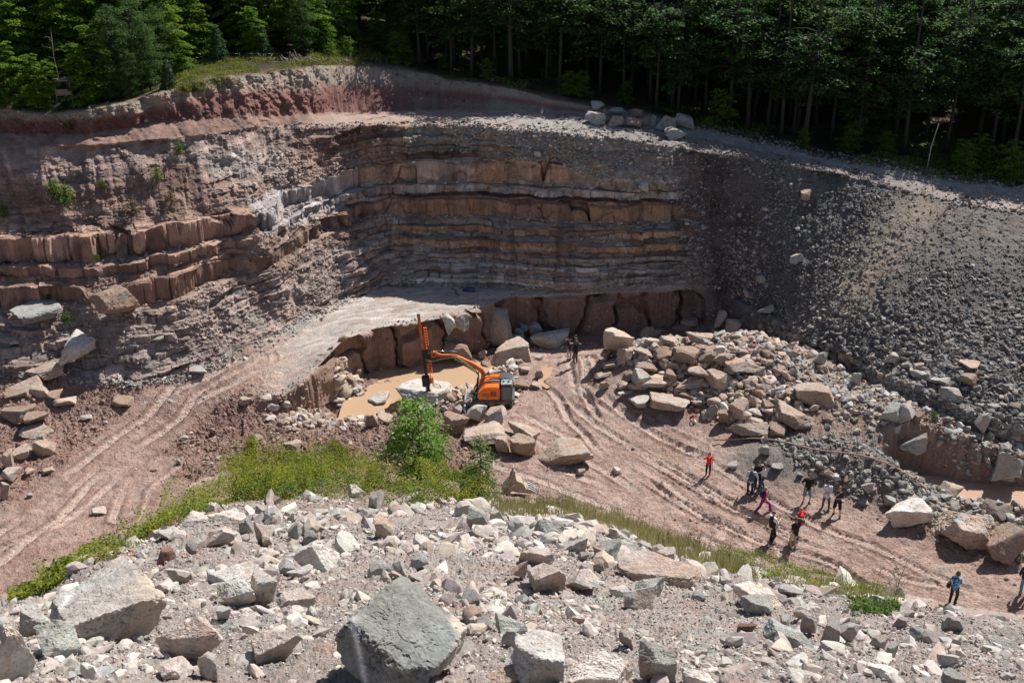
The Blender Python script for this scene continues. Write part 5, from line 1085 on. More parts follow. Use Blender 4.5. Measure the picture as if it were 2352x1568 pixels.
def prism(bm, prof, y0, y1):         # profile in x,z extruded along y
    a = [bm.verts.new((x, y0, z)) for x, z in prof]; b = [bm.verts.new((x, y1, z)) for x, z in prof]; n = len(prof)
    bm.faces.new(a); bm.faces.new(b[::-1])
    for i in range(n): bm.faces.new((a[i], b[i], b[(i + 1) % n], a[(i + 1) % n]))
def pprism(name, parent, prof, y0, y1, mat, bev=.02):
    bm = bmesh.new(); prism(bm, prof, y0, y1); bmesh.ops.recalc_face_normals(bm, faces=bm.faces)
    if bev: bmesh.ops.bevel(bm, geom=bm.edges[:], offset=bev, segments=2, affect='EDGES')
    me = bm_mesh(name, bm, mat, False); auto_flat(me, 35); return link(name, me, parent)
def ptube(name, parent, pts, r, mat, seg=8, sm=True):
    if sm and len(pts) > 2:      # Catmull-Rom
        P = [Vector(p) for p in pts]; P = [P[0] * 2 - P[1]] + P + [P[-1] * 2 - P[-2]]; out_ = []
        for i in range(1, len(P) - 2):
            for k in range(6):
                t = k / 6; out_.append(.5 * ((2 * P[i]) + (P[i + 1] - P[i - 1]) * t + (2 * P[i - 1] - 5 * P[i] + 4 * P[i + 1] - P[i + 2]) * t * t + (3 * P[i] - P[i - 1] - 3 * P[i + 1] + P[i + 2]) * t ** 3))
        out_.append(P[-2]); pts = out_
    bm = bmesh.new(); tube(bm, pts, [r] * len(pts) if not isinstance(r, (list, tuple)) else list(np.interp(np.linspace(0, 1, len(pts)), np.linspace(0, 1, len(r)), r)), seg)
    return link(name, bm_mesh(name, bm, mat), parent)
# machine frame: origin on the ground under the body; x to the boom (left in the picture), y away from us, z up
mg, md = pick(1130, 934); MS = 1.0
rig = link('drill_rig', None, label='orange tracked drilling machine with raised mast drilling into a block', cat='drilling rig'); gh = gz(mg.x, mg.y + 1.0)
rig.location = (mg.x, mg.y + 1.1, gh + .05); rig.scale = (-1.12, 1.12, .96); rig.rotation_euler[2] = 0
# tracks
for sy in (-.95, .85):
    prof = []
    for a in np.linspace(math.pi / 2, -math.pi / 2, 8): prof.append((1.15 + .36 * math.cos(a), .38 + .36 * math.sin(a)))
    for a in np.linspace(-math.pi / 2, -3 * math.pi / 2, 8): prof.append((-1.15 + .36 * math.cos(a), .38 + .36 * math.sin(a)))
    tr = pprism('track', rig, prof, sy - .2, sy + .2, DUSTY, .02)
    for wx in (-1.15, -.4, .4, 1.15):
        bm = bmesh.new(); bmesh.ops.create_cone(bm, segments=18, radius1=.24, radius2=.24, depth=.46, cap_ends=True, matrix=Matrix.Translation((wx, sy, .38)) @ Matrix.Rotation(math.pi / 2, 4, 'X')); link('wheel', bm_mesh('wheel', bm, BLACKM), tr)
pbox('undercarriage', rig, (0, -.05, .5), (1.7, 1.5, .3), BLACKM, bev=.04)
pprism('dozer_blade', rig, [(1.85, .05), (1.98, .05), (2.08, .35), (1.98, .72), (1.88, .72), (1.96, .35)], -1.75, 1.2, LIGHTG, .02)
for sy in (-.6, .5): ptube('blade_arm', rig, [(1.0, sy, .45), (1.9, sy, .35)], .07, LIGHTG, sm=False)
ptube('blade_cylinder', rig, [(.9, -.1, .75), (1.88, -.1, .5)], .05, LIGHTG, sm=False)
pbox('front_motor', rig, (1.22, -.95, .95), (.36, .5, .42), BLACKM, bev=.08)
pbox('turntable', rig, (-.2, -.05, .84), (2.9, 2.2, .2), STEELG, bev=.06)
# engine hood (near side), second hood behind
hood = pprism('engine_hood', rig, [(-.58, .98), (1.0, .98), (1.04, 1.25), (1.02, 1.5), (.55, 2.02), (.40, 2.1), (-.50, 2.16), (-.60, 2.05)], -1.22, -.35, ORANGE, .07)
bm = bmesh.new()
for i in range(9): box(bm, (-.12, -1.225, 1.36 + i * .052), (.42, .02, .03))
link('vent_grille', bm_mesh('vent_grille', bm, paint('vent_red', (.38, .07, .02), .6), False), hood)
bm = bmesh.new(); random.seed(3)        # worn, unreadable lettering
for r_i, (zz, wds) in enumerate(((1.60, 3), (1.54, 5), (1.48, 6), (1.42, 5), (1.36, 4))):
    x = .78 - .04 * (6 - wds)
    for k in range(wds): wq = random.uniform(.06, .13); box(bm, (x - wq / 2, -1.223, zz), (wq, .012, .03)); x -= wq + .025
link('decal', bm_mesh('decal', bm, paint('dark_decal', (.20, .04, .02), .6), False), hood)
pbox('latch', hood, (.30, -1.225, 1.20), (.10, .03, .05), BLACKM, bev=.005)
for lx in (.7, -.2): pbox('hinge', hood, (lx, -1.225, 1.05), (.04, .03, .08), BLACKM, bev=.005)
pprism('far_hood', rig, [(-.6, 1.0), (1.0, 1.0), (1.0, 1.5), (.1, 2.15), (-.6, 2.2)], .35, 1.1, ORANGE, .06)
pbox('roof_panel', rig, (-.95, .55, 2.22), (.75, .95, .12), STEELG, bev=.02)
pbox('engine_deck', rig, (-.55, .0, 1.7), (1.3, .7, .7), BLACKM, bev=.03)
ptube('pipe_bundle', rig, [(.95, -.3, 1.6), (.5, -.3, 2.1), (.0, -.32, 2.3), (-.55, -.34, 2.3)], .07, LIGHTG)
ptube('guard_rail', rig, [(.9, -.15, 2.0), (.3, -.12, 2.5), (-.8, -.1, 2.55)], .03, BLACKM)
cwt = pprism('counterweight', rig, [(-.66, .95), (-1.15, .78), (-1.45, .85), (-1.5, 2.25), (-1.4, 2.32), (-.66, 2.3)], -1.2, 1.1, STEELG, .06)
pbox('tank_lid', cwt, (-1.05, -.75, 2.37), (.78, .8, .10), LIGHTG, bev=.02); pbox('side_door', cwt, (-1.1, -1.215, 1.6), (.66, .04, 1.15), paint('grey_panel', (.12, .135, .14), .4), bev=.01)
for cx_ in (-.85, -1.2): ptube('cap', cwt, [(cx_, -.8, 2.42), (cx_, -.8, 2.52)], .07, BLACKM, sm=False)
ptube('lifting_loop', cwt, [(-.7, -.5, 2.42), (-.85, -.5, 2.6), (-1.2, -.5, 2.6), (-1.35, -.5, 2.42)], .025, BLACKM)
pbox('rear_light', cwt, (-.95, -1.2, .84), (.35, .08, .09), REDL, bev=.01)
# boom: two box beams with an elbow
def beam(name, pts, hh, yy0, yy1, mat):
    up, dn = [], []
    for i, (p, h_) in enumerate(zip(pts, hh)):
        p = Vector(p); d = (Vector(pts[min(i + 1, len(pts) - 1)]) - Vector(pts[max(i - 1, 0)])).normalized(); n_ = Vector((-d.y, d.x)); up.append(p + n_ * h_); dn.append(p - n_ * h_)
    return pprism(name, rig, [tuple(q) for q in up + dn[::-1]], yy0, yy1, mat, .02)
boom = beam('boom', [(.88, 1.35), (.72, 2.0), (.60, 2.75), (.80, 3.15), (1.55, 3.75), (2.35, 4.25), (2.6, 4.33)], [.13, .14, .16, .16, .15, .12, .10], -.13, .13, ORANGE_D)
arm = beam('dipper_arm', [(2.45, 4.32), (3.0, 4.38), (3.6, 4.42), (4.15, 4.6)], [.15, .14, .13, .12], -.10, .10, ORANGE_D)
pprism('arm_knuckle', rig, [(3.9, 4.4), (4.35, 4.2), (4.4, 4.5), (4.2, 4.85), (3.95, 4.78)], -.14, .14, ORANGE_D, .03)
c1 = ptube('cylinder', rig, [(2.5, 0, 4.75), (3.35, 0, 4.83)], .075, STEELG, sm=False); ptube('rod', c1, [(3.3, 0, 4.82), (4.05, 0, 4.9)], .04, CHROME, sm=False)
c2 = ptube('cylinder', rig, [(1.9, -.02, 3.62), (1.2, -.02, 3.1)], .085, BLACKM, sm=False); ptube('rod', c2, [(1.95, -.02, 3.66), (2.7, -.02, 4.15)], .045, CHROME, sm=False)
for sy in (-.24, .24): c3 = ptube('cylinder', rig, [(1.1, sy, 1.3), (1.02, sy, 2.3)], .075, BLACKM, sm=False); ptube('rod', c3, [(1.02, sy, 2.25), (.95, sy, 3.0)], .04, CHROME, sm=False)
for (x_, z_) in ((.64, 2.85), (2.45, 4.3), (4.15, 4.6), (.88, 1.45)): ptube('pivot_pin', rig, [(x_, -.22, z_), (x_, .22, z_)], .07, BLACKM, sm=False)
for k, (yy, mt) in enumerate(((-.22, TANH), (-.27, TANH), (-.19, RUBBER), (-.30, RUBBER))):
    o_ = .05 * k; ptube('hose', rig, [(4.75, yy + .1, 4.15 - o_), (4.3, yy, 4.05 - o_), (3.5, yy, 4.3 - o_), (2.6, yy, 4.42 - o_ * 2), (1.7, yy, 3.75 - o_ * 2), (1.05, yy, 3.05 - o_), (.98, yy, 2.3), (1.3, yy - .05, 1.6 - o_), (1.25, yy, 1.0)], .032, mt, 6)
# mast
mast = link('mast', None, rig); mast.location = (4.66, .2, .95); mast.scale = (1, 1, 1.05); mast.rotation_euler = (math.radians(-2), math.radians(4.5), 0)
MHT = 6.6
pbox('feed_beam', mast, (0, 0, 3.4), (.20, .24, MHT), BLACKM, bev=.02)
pbox('beam_face', mast, (-.02, -.135, 5.2), (.20, .05, 2.9), ORANGE_D, bev=.01); pbox('beam_cap', mast, (0, 0, 6.73), (.22, .28, .06), LIGHTG, bev=.02)
bm = bmesh.new()
for xx in (-.44, -.26): box(bm, (xx, -.08, 4.65), (.04, .16, 1.9))
for k in range(8): box(bm, (-.35, -.08, 3.8 + k * .25), (.2, .14, .045))
link('rod_guard', bm_mesh('rod_guard', bm, ORANGE, False), mast)
bm = bmesh.new(); box(bm, (-.30, -.05, 2.2), (.34, .3, 1.0)); box(bm, (-.34, -.05, 1.05), (.28, .3, .5)); box(bm, (-.22, -.02, 3.3), (.12, .16, .6)); bmesh.ops.bevel(bm, geom=bm.edges[:], offset=.02, segments=1, affect='EDGES')
link('mast_cradle', bm_mesh('mast_cradle', bm, ORANGE_D, False), mast)
pbox('rotary_head', mast, (-.22, -.1, 3.35), (.26, .3, .7), BLACKM, bev=.03); pbox('gripper', mast, (.08, -.05, 1.0), (.55, .42, .9), BLACKM, bev=.05)
for xx in (-.12, .0, .14): ptube('drill_rod', mast, [(xx, -.05, .9), (xx, -.05, -.05)], .03, LIGHTG if xx else BLACKM, sm=False)
pbox('drill_foot', mast, (-.02, 0, -.05), (.42, .4, .32), BLACKM, bev=.05)
pbox('mast_bracket', rig, (4.55, .15, 4.3), (.5, .34, .5), BLACKM, bev=.06); ptube('tilt_cylinder', rig, [(4.35, .1, 4.75), (4.75, .12, 3.6)], .07, STEELG, sm=False)
for k in range(3): ptube('mast_hose', mast, [(-.4, -.2, 4.2 - .2 * k), (-.62, -.25, 3.4 - .3 * k), (-.5, -.2, 2.4), (-.3, -.2, 1.9)], .025, RUBBER, 6)
ptube('hose_loop', rig, [(4.5, -.1, 2.9), (4.35, -.2, 2.2), (4.2, -.3, 1.75), (3.75, -.3, 1.6), (3.85, -.3, 1.95), (4.3, -.3, 1.9)], .03, TANH, 6)
# ladder leaning on the block
lb_, lt_ = pick3(1052, 938, .02), pick3(1023, 893, .25); ld = link('ladder', None, label='worn aluminium ladder leaning on the block beside the drilling machine', cat='ladder'); ld.location = lb_
dv = (lt_ - lb_); sv = dv.normalized().cross(Vector((0, 0, 1))).normalized() * .2
for s_ in (-1, 1): ptube('rail', ld, [sv * s_, sv * s_ + dv], .028, ALU, 5, False)
for k in range(9): t = (k + .5) / 9; ptube('rung', ld, [dv * t - sv, dv * t + sv], .02, ALU, 5, False)
# big bucket left on the ground
bg_, bd = pick(1185, 1137); K = bd / FD
bk = link('excavator_bucket', None, label='dusty steel excavator bucket lying teeth down on the track below the pit', cat='bucket'); bk.location = bg_ + Vector((-.15, .25, 0)); bk.rotation_euler[2] = .10
def bpx(pts): return [((x - 700) * .0732 * K, -(z - 1010) * .0732 * K * 1.08) for x, z in pts]
side = bpx([(770, 500), (800, 600), (1000, 700), (1090, 880), (1230, 940), (1400, 1060), (1230, 1050), (900, 1000), (640, 940), (560, 1020), (370, 1005), (560, 780), (650, 600)])
for y_ in (0, 1.0): pprism('side_plate', bk, side, y_, y_ + .05, STEEL, 0)
pprism('back_shell', bk, bpx([(640, 620), (670, 640), (500, 860), (400, 1000), (350, 990), (470, 830)]), .05, 1.0, STEEL, 0)
pprism('floor_shell', bk, bpx([(790, 600), (990, 705), (1080, 885), (1230, 950), (1215, 965), (1060, 900), (970, 720), (780, 625)]), .05, 1.0, STEEL, 0)
for y_ in (.2, .7): pprism('ear', bk, bpx([(740, 480), (770, 330), (700, 345), (610, 540), (640, 640), (790, 620)]), y_, y_ + .06, STEEL, 0)
ptube('ear_pin', bk, [(bpx([(735, 380)])[0][0], .2, bpx([(735, 380)])[0][1]), (bpx([(735, 380)])[0][0], 1.1, bpx([(735, 380)])[0][1])], .06, STEEL, sm=False)
pprism('wear_plate', bk, bpx([(710, 650), (820, 730), (500, 1020), (370, 1010)]), -.07, -.002, STEEL, 0)
for y_ in (.02, .34, .66, .92): pprism('tooth', bk, bpx([(1180, 900), (1260, 930), (1440, 1070), (1230, 1010)]), y_, y_ + .12, LIGHTG, 0)
# camera tripod, coils, hoses, plank, blue tarp, probe rod, small things
def tripod(p, hgt, name, lab, cam_=True):
    o = link(name, None, label=lab, cat='tripod'); o.location = p
    for a in (0.4, 2.5, 4.6): ptube('leg', o, [(math.cos(a) * .42, math.sin(a) * .42, 0), (math.cos(a) * .04, math.sin(a) * .04, hgt * .86)], .028, BLACKM, 6, False)
    pbox('head', o, (0, 0, hgt * .9), (.14, .14, .14), BLACKM); ptube('pan_handle', o, [(0, 0, hgt * .9), (.45, -.15, hgt * 1.0)], .014, LIGHTG, 5, False)
    return o
tripod(pick3(1376, 857), 1.35, 'tripod', 'black camera tripod standing against the boulder heap near the pit')
def coil(u, v, mat, lab, r=.22):
    o = link('hose_coil', None, label=lab, cat='hose coil', group='hose coils'); o.location = pick3(u, v, .06)
    for k in range(4): ptube('loop', o, [(r * (1 - .12 * k) * math.cos(a), r * (1 - .12 * k) * math.sin(a), .05 * k) for a in np.linspace(0, 2 * math.pi, 13)], .028, mat, 6, False)
coil(1591, 961, REDL, 'small dark red coiled hose lying on the mud'); coil(1592, 969, paint('pale_hose', (.6, .57, .5), .6), 'small white coiled hose lying on the mud')
def ground_line(px, n=8, up=.05):
    out_ = []
    for (u1, v1), (u2, v2) in zip(px[:-1], px[1:]):
        for k in range(n): t = k / n; out_.append(pick3(u1 + (u2 - u1) * t, v1 + (v2 - v1) * t, up))
    return out_
def smooth_line(P, n=3):
    P = [Vector(p) for p in P]
    for _ in range(n): P = [P[0]] + [(P[i - 1] + P[i] * 2 + P[i + 1]) / 4 for i in range(1, len(P) - 1)] + [P[-1]]
    return P
hl = smooth_line(ground_line([(1640, 1018), (1690, 1017), (1735, 1013), (1790, 1020), (1840, 1033), (1880, 1043), (1960, 1050), (2015, 1063), (2075, 1090), (2110, 1120), (2135, 1135)], 5, .30), 6)
link('flat_hose', bm_mesh('flat_hose', (lambda b: (tube(b, hl, [.055] * len(hl), 6), b)[1])(bmesh.new()), paint('hose_canvas', (.36, .24, .18), .8)), label='long brown flat hose trailing over the rubble behind the visitors', cat='hose')
tp = link('tarp', None, label='small blue crumpled tarp at the back of the rock shelf', cat='tarp'); tp.location = pick3(1078, 666, .02)
P, Fc = rock_shape(77, 4, 8, 20, .12, .4); me = tri_mesh('cover', P * np.array([.75, .5, .35]), Fc, paint('blue_tarp', (.03, .07, .14), .5)); link('cover', me, tp)
ptube_o = ptube('hose', None, smooth_line(ground_line([(1035, 664), (1050, 668), (1044, 676), (1060, 680)], 4, .08)), .04, RUBBER, 6, False); ptube_o['label'] = 'thin black hose lying on the shaded rock shelf'; ptube_o['category'] = 'hose'
pr = ptube('marker_rod', None, [pick3(1098, 703), pick3(1098, 703, 1.5)], .02, BLACKM, 6, False); pr['label'] = 'thin black rod standing at the edge of the rock shelf'; pr['category'] = 'rod'
# ------------------------------------------------ people
SKIN = flat_material('skin', (.52, .30, .20), .5, mott=.06); SKIN_D = flat_material('tanned_skin', (.42, .22, .14), .5, mott=.06)
_cm = {}
def cloth(c, rough=.85):
    if c not in _cm: _cm[c] = flat_material('cloth', c, rough, mott=.12, scale=9, bump=.3)
    return _cm[c]
def patterned():
    m, t, b = nodes('patterned_cloth'); L = t.links.new; tc = N(t, 'ShaderNodeTexCoord'); v = N(t, 'ShaderNodeTexVoronoi'); v.inputs['Scale'].default_value = 16; L(tc.outputs['Object'], v.inputs['Vector'])
    cr = N(t, 'ShaderNodeValToRGB'); cr.color_ramp.interpolation = 'CONSTANT'; cr.color_ramp.elements[0].color = (.03, .22, .48, 1); e = cr.color_ramp.elements; e[1].position = .35; e[1].color = (.02, .06, .16, 1); q = e.new(.6); q.color = (.25, .50, .62, 1); q = e.new(.8); q.color = (.02, .12, .32, 1)
    L(v.outputs['Color'], cr.inputs[0]); L(cr.outputs[0], b.inputs['Base Color']); b.inputs['Roughness'].default_value = .8; return m
def cap(bm, a, b, ra, rb, seg=12):
    a, b = Vector(a), Vector(b); d = b - a; L_ = d.length
    if L_ < 1e-4: d = Vector((0, 0, 1)); L_ = 1e-4
    q = d.to_track_quat('Z', 'Y').to_matrix().to_4x4(); rings = []
    prof = [(-ra * math.cos(t), ra * math.sin(t)) for t in np.linspace(.15, math.pi / 2, 4)] + [(L_ + rb * math.sin(t), rb * math.cos(t)) for t in np.linspace(0, math.pi / 2 - .15, 4)]
    M_ = Matrix.Translation(a) @ q
    for z, r in prof: rings.append([bm.verts.new(M_ @ Vector((r * math.cos(2 * math.pi * k / seg), r * math.sin(2 * math.pi * k / seg), z))) for k in range(seg)])
    for r0, r1 in zip(rings[:-1], rings[1:]):
        for k in range(seg): bm.faces.new((r0[k], r0[(k + 1) % seg], r1[(k + 1) % seg], r1[k]))
    bm.faces.new(rings[0][::-1]); bm.faces.new(rings[-1])
def ell(bm, c, s, rot=None):
    bmesh.ops.create_uvsphere(bm, u_segments=16, v_segments=10, radius=1, matrix=Matrix.Translation(c) @ (rot or Matrix()) @ Matrix.Diagonal((*s, 1)))
def fuse(name, bm, mat, vox, sm=2):
    me = bpy.data.meshes.new(name); bm.to_mesh(me); bm.free(); o = bpy.data.objects.new('tmp_' + name, me); COL.objects.link(o)
    md_ = o.modifiers.new('r', 'REMESH'); md_.mode = 'VOXEL'; md_.voxel_size = vox; md_.use_smooth_shade = True
    if sm: s_ = o.modifiers.new('s', 'SMOOTH'); s_.iterations = sm; s_.factor = .5
    dg = bpy.context.evaluated_depsgraph_get(); me2 = bpy.data.meshes.new_from_object(o.evaluated_get(dg)); bpy.data.objects.remove(o); me2.name = name
    me2.materials.clear(); me2.materials.append(mat); return me2
def ik(a, b, l1, l2, pole):
    a, b = Vector(a), Vector(b); d = b - a; L_ = min(d.length, (l1 + l2) * .999); dn = d.normalized(); b = a + dn * L_
    x = (l1 * l1 - l2 * l2 + L_ * L_) / (2 * L_); h = math.sqrt(max(l1 * l1 - x * x, 0)); p = Vector(pole); p = (p - dn * p.dot(dn)).normalized()
    return a + dn * x + p * h, b
def hand(bm, w, dirv, palm, sc=1.0, side=1, curl=.5):
    """palm and five bent fingers at wrist w, pointing along dirv, palm normal 'palm'"""
    d = Vector(dirv).normalized(); n_ = Vector(palm); n_ = (n_ - d * n_.dot(d)).normalized(); s_ = d.cross(n_) * side
    c = w + d * .05 * sc
    rot = Matrix((s_, d, n_)).transposed().to_4x4(); ell(bm, c, (.040 * sc, .052 * sc, .018 * sc), rot)
    for k, (o_, L_) in enumerate(((-.030, .066), (-.010, .078), (.011, .074), (.030, .058))):
        b0 = w + d * .085 * sc + s_ * o_ * sc; d1 = (d + s_ * o_ * 3 + n_ * curl * .5).normalized(); b1 = b0 + d1 * L_ * .5 * sc; b2 = b1 + (d + n_ * curl * 1.6).normalized() * L_ * .55 * sc
        cap(bm, b0, b1, .0095, .0090, 8); cap(bm, b1, b2, .0090, .0078, 8)
    t0 = w + d * .03 * sc - s_ * .034 * sc; t1 = t0 + (d * .6 - s_ * .8 + n_ * .3).normalized() * .036 * sc; t2 = t1 + (d - s_ * .2 + n_ * .5).normalized() * .032 * sc
    cap(bm, t0, t1, .012, .011, 8); cap(bm, t1, t2, .011, .009, 8)
def person(u, v, face, label, ht=1.75, feet=None, hands=None, lean=(0, 0), look=0, tilt=0, top='tee', topc=(.02, .02, .025), bot='trousers', botc=(.03, .04, .06), hair=(.05, .035, .025), hairt='short', shoec=(.03, .03, .03), fem=False, skin=None, vest=None, topm=None, belly=0, pelv=(0, 0), vox=.0085):
    """face: heading in the ground plane, degrees, 0 = away from the viewpoint, 90 = to the left; local frame x right, y ahead"""
    g, _ = pick(u, v); s = ht / 1.75 * float(np.interp(v, [830, 1088, 1110, 1180, 1250, 1390], [1.17, 1.08, 1.18, 1.24, 1.32, 1.28])); sk = skin or SKIN
    root_loc = Vector((g.x, g.y, gz(g.x, g.y) + .01)); rz = math.radians(face)
    feet = feet or ((-.11, 0), (.11, .02)); hands = hands or ((-.30, .02, .80), (.30, .02, .80))
    hipz = .93 - .10 * (abs(feet[0][1] - feet[1][1]) / .8) ** 1.5
    hip = Vector((pelv[0], pelv[1], hipz)); chest = hip + Vector((lean[0] * .30, lean[1] * .30, .36)); neck = hip + Vector((lean[0] * .55, lean[1] * .55, .555)); sw_ = .185 if not fem else .165
    head = neck + Vector((0, .02 + tilt * .05, .155))
    legs = []
    for i, sx in enumerate((-1, 1)):
        hj = hip + Vector((sx * .09, 0, -.03)); an = Vector((feet[i][0], feet[i][1], .09 + (feet[i][2] if len(feet[i]) > 2 else 0)))
        kn, an = ik(hj, an, .44, .42, (sx * .15, 1, 0)); fd = Vector(feet[i][3]) if len(feet[i]) > 3 else Vector((sx * .25, 1, 0)).normalized(); legs.append((hj, kn, an, fd))
    arms = []
    for i, sx in enumerate((-1, 1)):
        sh_ = neck + Vector((sx * sw_, 0, -.07)); h_ = Vector(hands[i][:3]); pole = hands[i][3] if len(hands[i]) > 3 else (sx * .5, -1, -.3)
        el, wr = ik(sh_, h_, .29, .255, pole); arms.append((sh_, el, wr))
    Rh = Matrix.Rotation(math.radians(look), 4, 'Z') @ Matrix.Rotation(math.radians(-tilt * 30), 4, 'X')
    def H(x, y, z): return head + (Rh @ Vector((x, y, z)))
    hipw = .165 if fem else .15
    bm = bmesh.new()
    for (hj, kn, an, fd) in legs:
        cap(bm, hj, kn, .083, .055); cap(bm, kn, an, .054, .036); cap(bm, kn + (an - kn) * .25 + Vector((0, -.02, 0)), kn + (an - kn) * .5 + Vector((0, -.012, 0)), .05, .042); cap(bm, an + Vector((0, 0, -.045)) - fd * .03, an + Vector((0, 0, -.06)) + fd * .13, .035, .03)
    ell(bm, hip, (hipw, .11, .13)); cap(bm, hip + Vector((0, 0, .08)), chest, .125 + belly, .14); ell(bm, chest + Vector((0, 0, .02)), (.165, .115 + .02 * fem, .17)); cap(bm, neck + Vector((-sw_ + .03, 0, -.075)), neck + Vector((sw_ - .03, 0, -.075)), .06, .06)
    cap(bm, neck + Vector((0, 0, -.06)), head + Vector((0, -.01, -.05)), .056, .05)
    for i, (sh_, el, wr) in enumerate(arms):
        cap(bm, sh_, el, .050, .040); cap(bm, el, wr, .040, .026); hand(bm, wr, (wr - el), (0, 0, -1) if abs((wr - el).normalized().z) < .7 else (-(1 if i else -1), 0, 0), 1.0, 1 if i else -1, .6)
    ell(bm, H(0, -.005, .02), (.076, .095, .10), Rh); ell(bm, H(0, .025, -.045), (.052, .062, .055), Rh); cap(bm, H(0, .088, .02), H(0, .108, -.015), .010, .014, 8)   # skull, jaw, nose
    for sx in (-1, 1): ell(bm, H(sx * .078, 0, 0), (.010, .020, .032), Rh)
    ell(bm, H(0, .082, .035), (.05, .014, .012), Rh); ell(bm, H(0, .088, -.052), (.022, .010, .007), Rh)                                                              # brow, lips
    bm.transform(Matrix.Scale(s, 4)); me = fuse('person', bm, sk, vox, 1)
    o = link('person', me, label=label, cat='person', group='visitors and film crew in the quarry'); o.location = root_loc; o.rotation_euler[2] = rz
    def part(nm, bm_, mat, vx=.011, sm=2):
        bm_.transform(Matrix.Scale(s, 4)); return link(nm, fuse(nm, bm_, mat, vx, sm), o)
    bm = bmesh.new()
    for sx in (-1, 1): ell(bm, H(sx * .031, .087, .008), (.012, .008, .008), Rh)
    bm.transform(Matrix.Scale(s, 4)); link('eyes', bm_mesh('eyes', bm, cloth((.03, .02, .015), .3)), o)
    # trousers / shorts
    bm = bmesh.new(); ell(bm, hip, (hipw + .016, .125, .14)); cap(bm, hip + Vector((0, 0, .05)), hip + Vector((0, 0, .11)), .135 + belly * .6, .13 + belly * .6)
    for (hj, kn, an, fd) in legs:
        if bot == 'shorts': cap(bm, hj, hj + (kn - hj) * .88, .10, .086)
        else: cap(bm, hj, kn, .096, .073); cap(bm, kn, an + Vector((0, 0, .01)), .073, .060 if bot != 'flared' else .082)
    part('shorts' if bot == 'shorts' else 'trousers', bm, cloth(botc))
    # shirt
    bm = bmesh.new(); loose = .03 if top in ('blouse', 'jacket') else .014
    cap(bm, hip + Vector((0, 0, -.02 if top != 'tucked' else .06)), chest, .135 + belly + loose, .155 + loose * .6); ell(bm, chest + Vector((0, 0, .02)), (.178 + loose, .13 + loose, .18)); cap(bm, neck + Vector((-sw_ + .03, 0, -.075)), neck + Vector((sw_ - .03, 0, -.075)), .072, .072)
    if top == 'blouse': cap(bm, hip + Vector((-.05, 0, -.12)), hip + Vector((.05, 0, -.08)), .17, .17); cap(bm, arms[0][1], arms[1][1], .06, .06)
    for i, (sh_, el, wr) in enumerate(arms):
        if top in ('long', 'jacket'): cap(bm, sh_, el, .066 + loose * .4, .056 + loose * .3); cap(bm, el, el + (wr - el) * .9, .056 + loose * .3, .042)
        elif top == 'blouse': cap(bm, sh_, el, .085, .085)
        else: cap(bm, sh_, sh_ + (el - sh_) * .72, .066, .062)
    part('jacket' if top == 'jacket' else 'shirt', bm, topm or cloth(topc))
    if vest:
        bm = bmesh.new(); cap(bm, hip + Vector((0, 0, .02)), chest, .158 + belly, .178); ell(bm, chest + Vector((0, -.005, .02)), (.185, .142, .185)); part('waistcoat', bm, cloth(vest))
    # shoes, hair
    bm = bmesh.new()
    for (hj, kn, an, fd) in legs: cap(bm, an + Vector((0, 0, -.05)) - fd * .05, an + Vector((0, 0, -.055)) + fd * .15, .046, .040); cap(bm, an + Vector((0, 0, -.045)), an, .048, .046)
    part('shoes', bm, cloth(shoec, .6))
    if hairt != 'bald':
        bm = bmesh.new(); ell(bm, H(0, -.016, .042), (.086, .100, .094), Rh)
        if hairt == 'bob': ell(bm, H(0, -.035, -.02), (.10, .085, .12), Rh); [ell(bm, H(sx * .078, .01, -.03), (.028, .05, .09), Rh) for sx in (-1, 1)]
        if hairt == 'long': cap(bm, H(0, -.06, 0), H(0, -.085, -.22), .07, .05); [ell(bm, H(sx * .072, .0, -.04), (.025, .04, .08), Rh) for sx in (-1, 1)]
        bmesh.ops.delete(bm, geom=[], context='VERTS'); hm = part('hair', bm, cloth(hair, .55))
    def P_(x, y, z): return o.matrix_basis @ Vector((x * s, y * s, z * s)) if False else root_loc + Matrix.Rotation(rz, 3, 'Z') @ Vector((x * s, y * s, z * s))
    o['_h'] = 0; del o['_h']
    globals()['PSC'] = s; return P_, arms, rz
def held(name, lab, cat, loc, rz): o = link(name, None, label=lab, cat=cat); o.location = loc; o.rotation_euler[2] = rz; o.scale = (PSC,) * 3; return o
def shoulder_camera(loc, rz, lab):
    c = held('video_camera', lab, 'video camera', loc, rz)
    pbox('camera_body', c, (0, 0, 0), (.13, .36, .20), BLACKM, bev=.02); ptube('lens', c, [(0, .18, 0), (0, .36, 0)], [.05, .06], RUBBER, 10, False); pbox('battery', c, (0, -.24, -.01), (.12, .12, .16), STEELG); pbox('handle', c, (0, .02, .15), (.03, .26, .03), BLACKM); pbox('microphone', c, (.06, .22, .13), (.035, .22, .035), RUBBER); pbox('viewfinder', c, (-.11, .12, .04), (.1, .12, .06), BLACKM)
# trio by the pit
P_, arms, rz = person(1321, 816, 60, 'person in navy T-shirt pointing left beside the light block', 1.82, hands=((-.28, .55, 1.38), (.24, .16, .98)), topc=(.018, .025, .05), bot='shorts', botc=(.02, .02, .025), hair=(.05, .03, .02))
person(1308, 827, 10, 'person in navy T-shirt and pale shorts seen from behind by the pit', 1.68, hands=((-.22, .28, 1.05), (.24, .26, 1.05)), topc=(.02, .025, .055), bot='shorts', botc=(.42, .38, .42), hair=(.04, .025, .02), fem=True)
P_, arms, rz = person(1322, 832, 20, 'person in black filming the other two by the pit', 1.78, hands=((-.12, .26, 1.50), (.20, .24, 1.46)), topc=(.012, .012, .014), botc=(.085, .075, .075), hair=(.10, .06, .03), hairt='long')
shoulder_camera(P_(.14, .16, 1.60), rz, 'black video camera on the shoulder of the person in black by the pit')
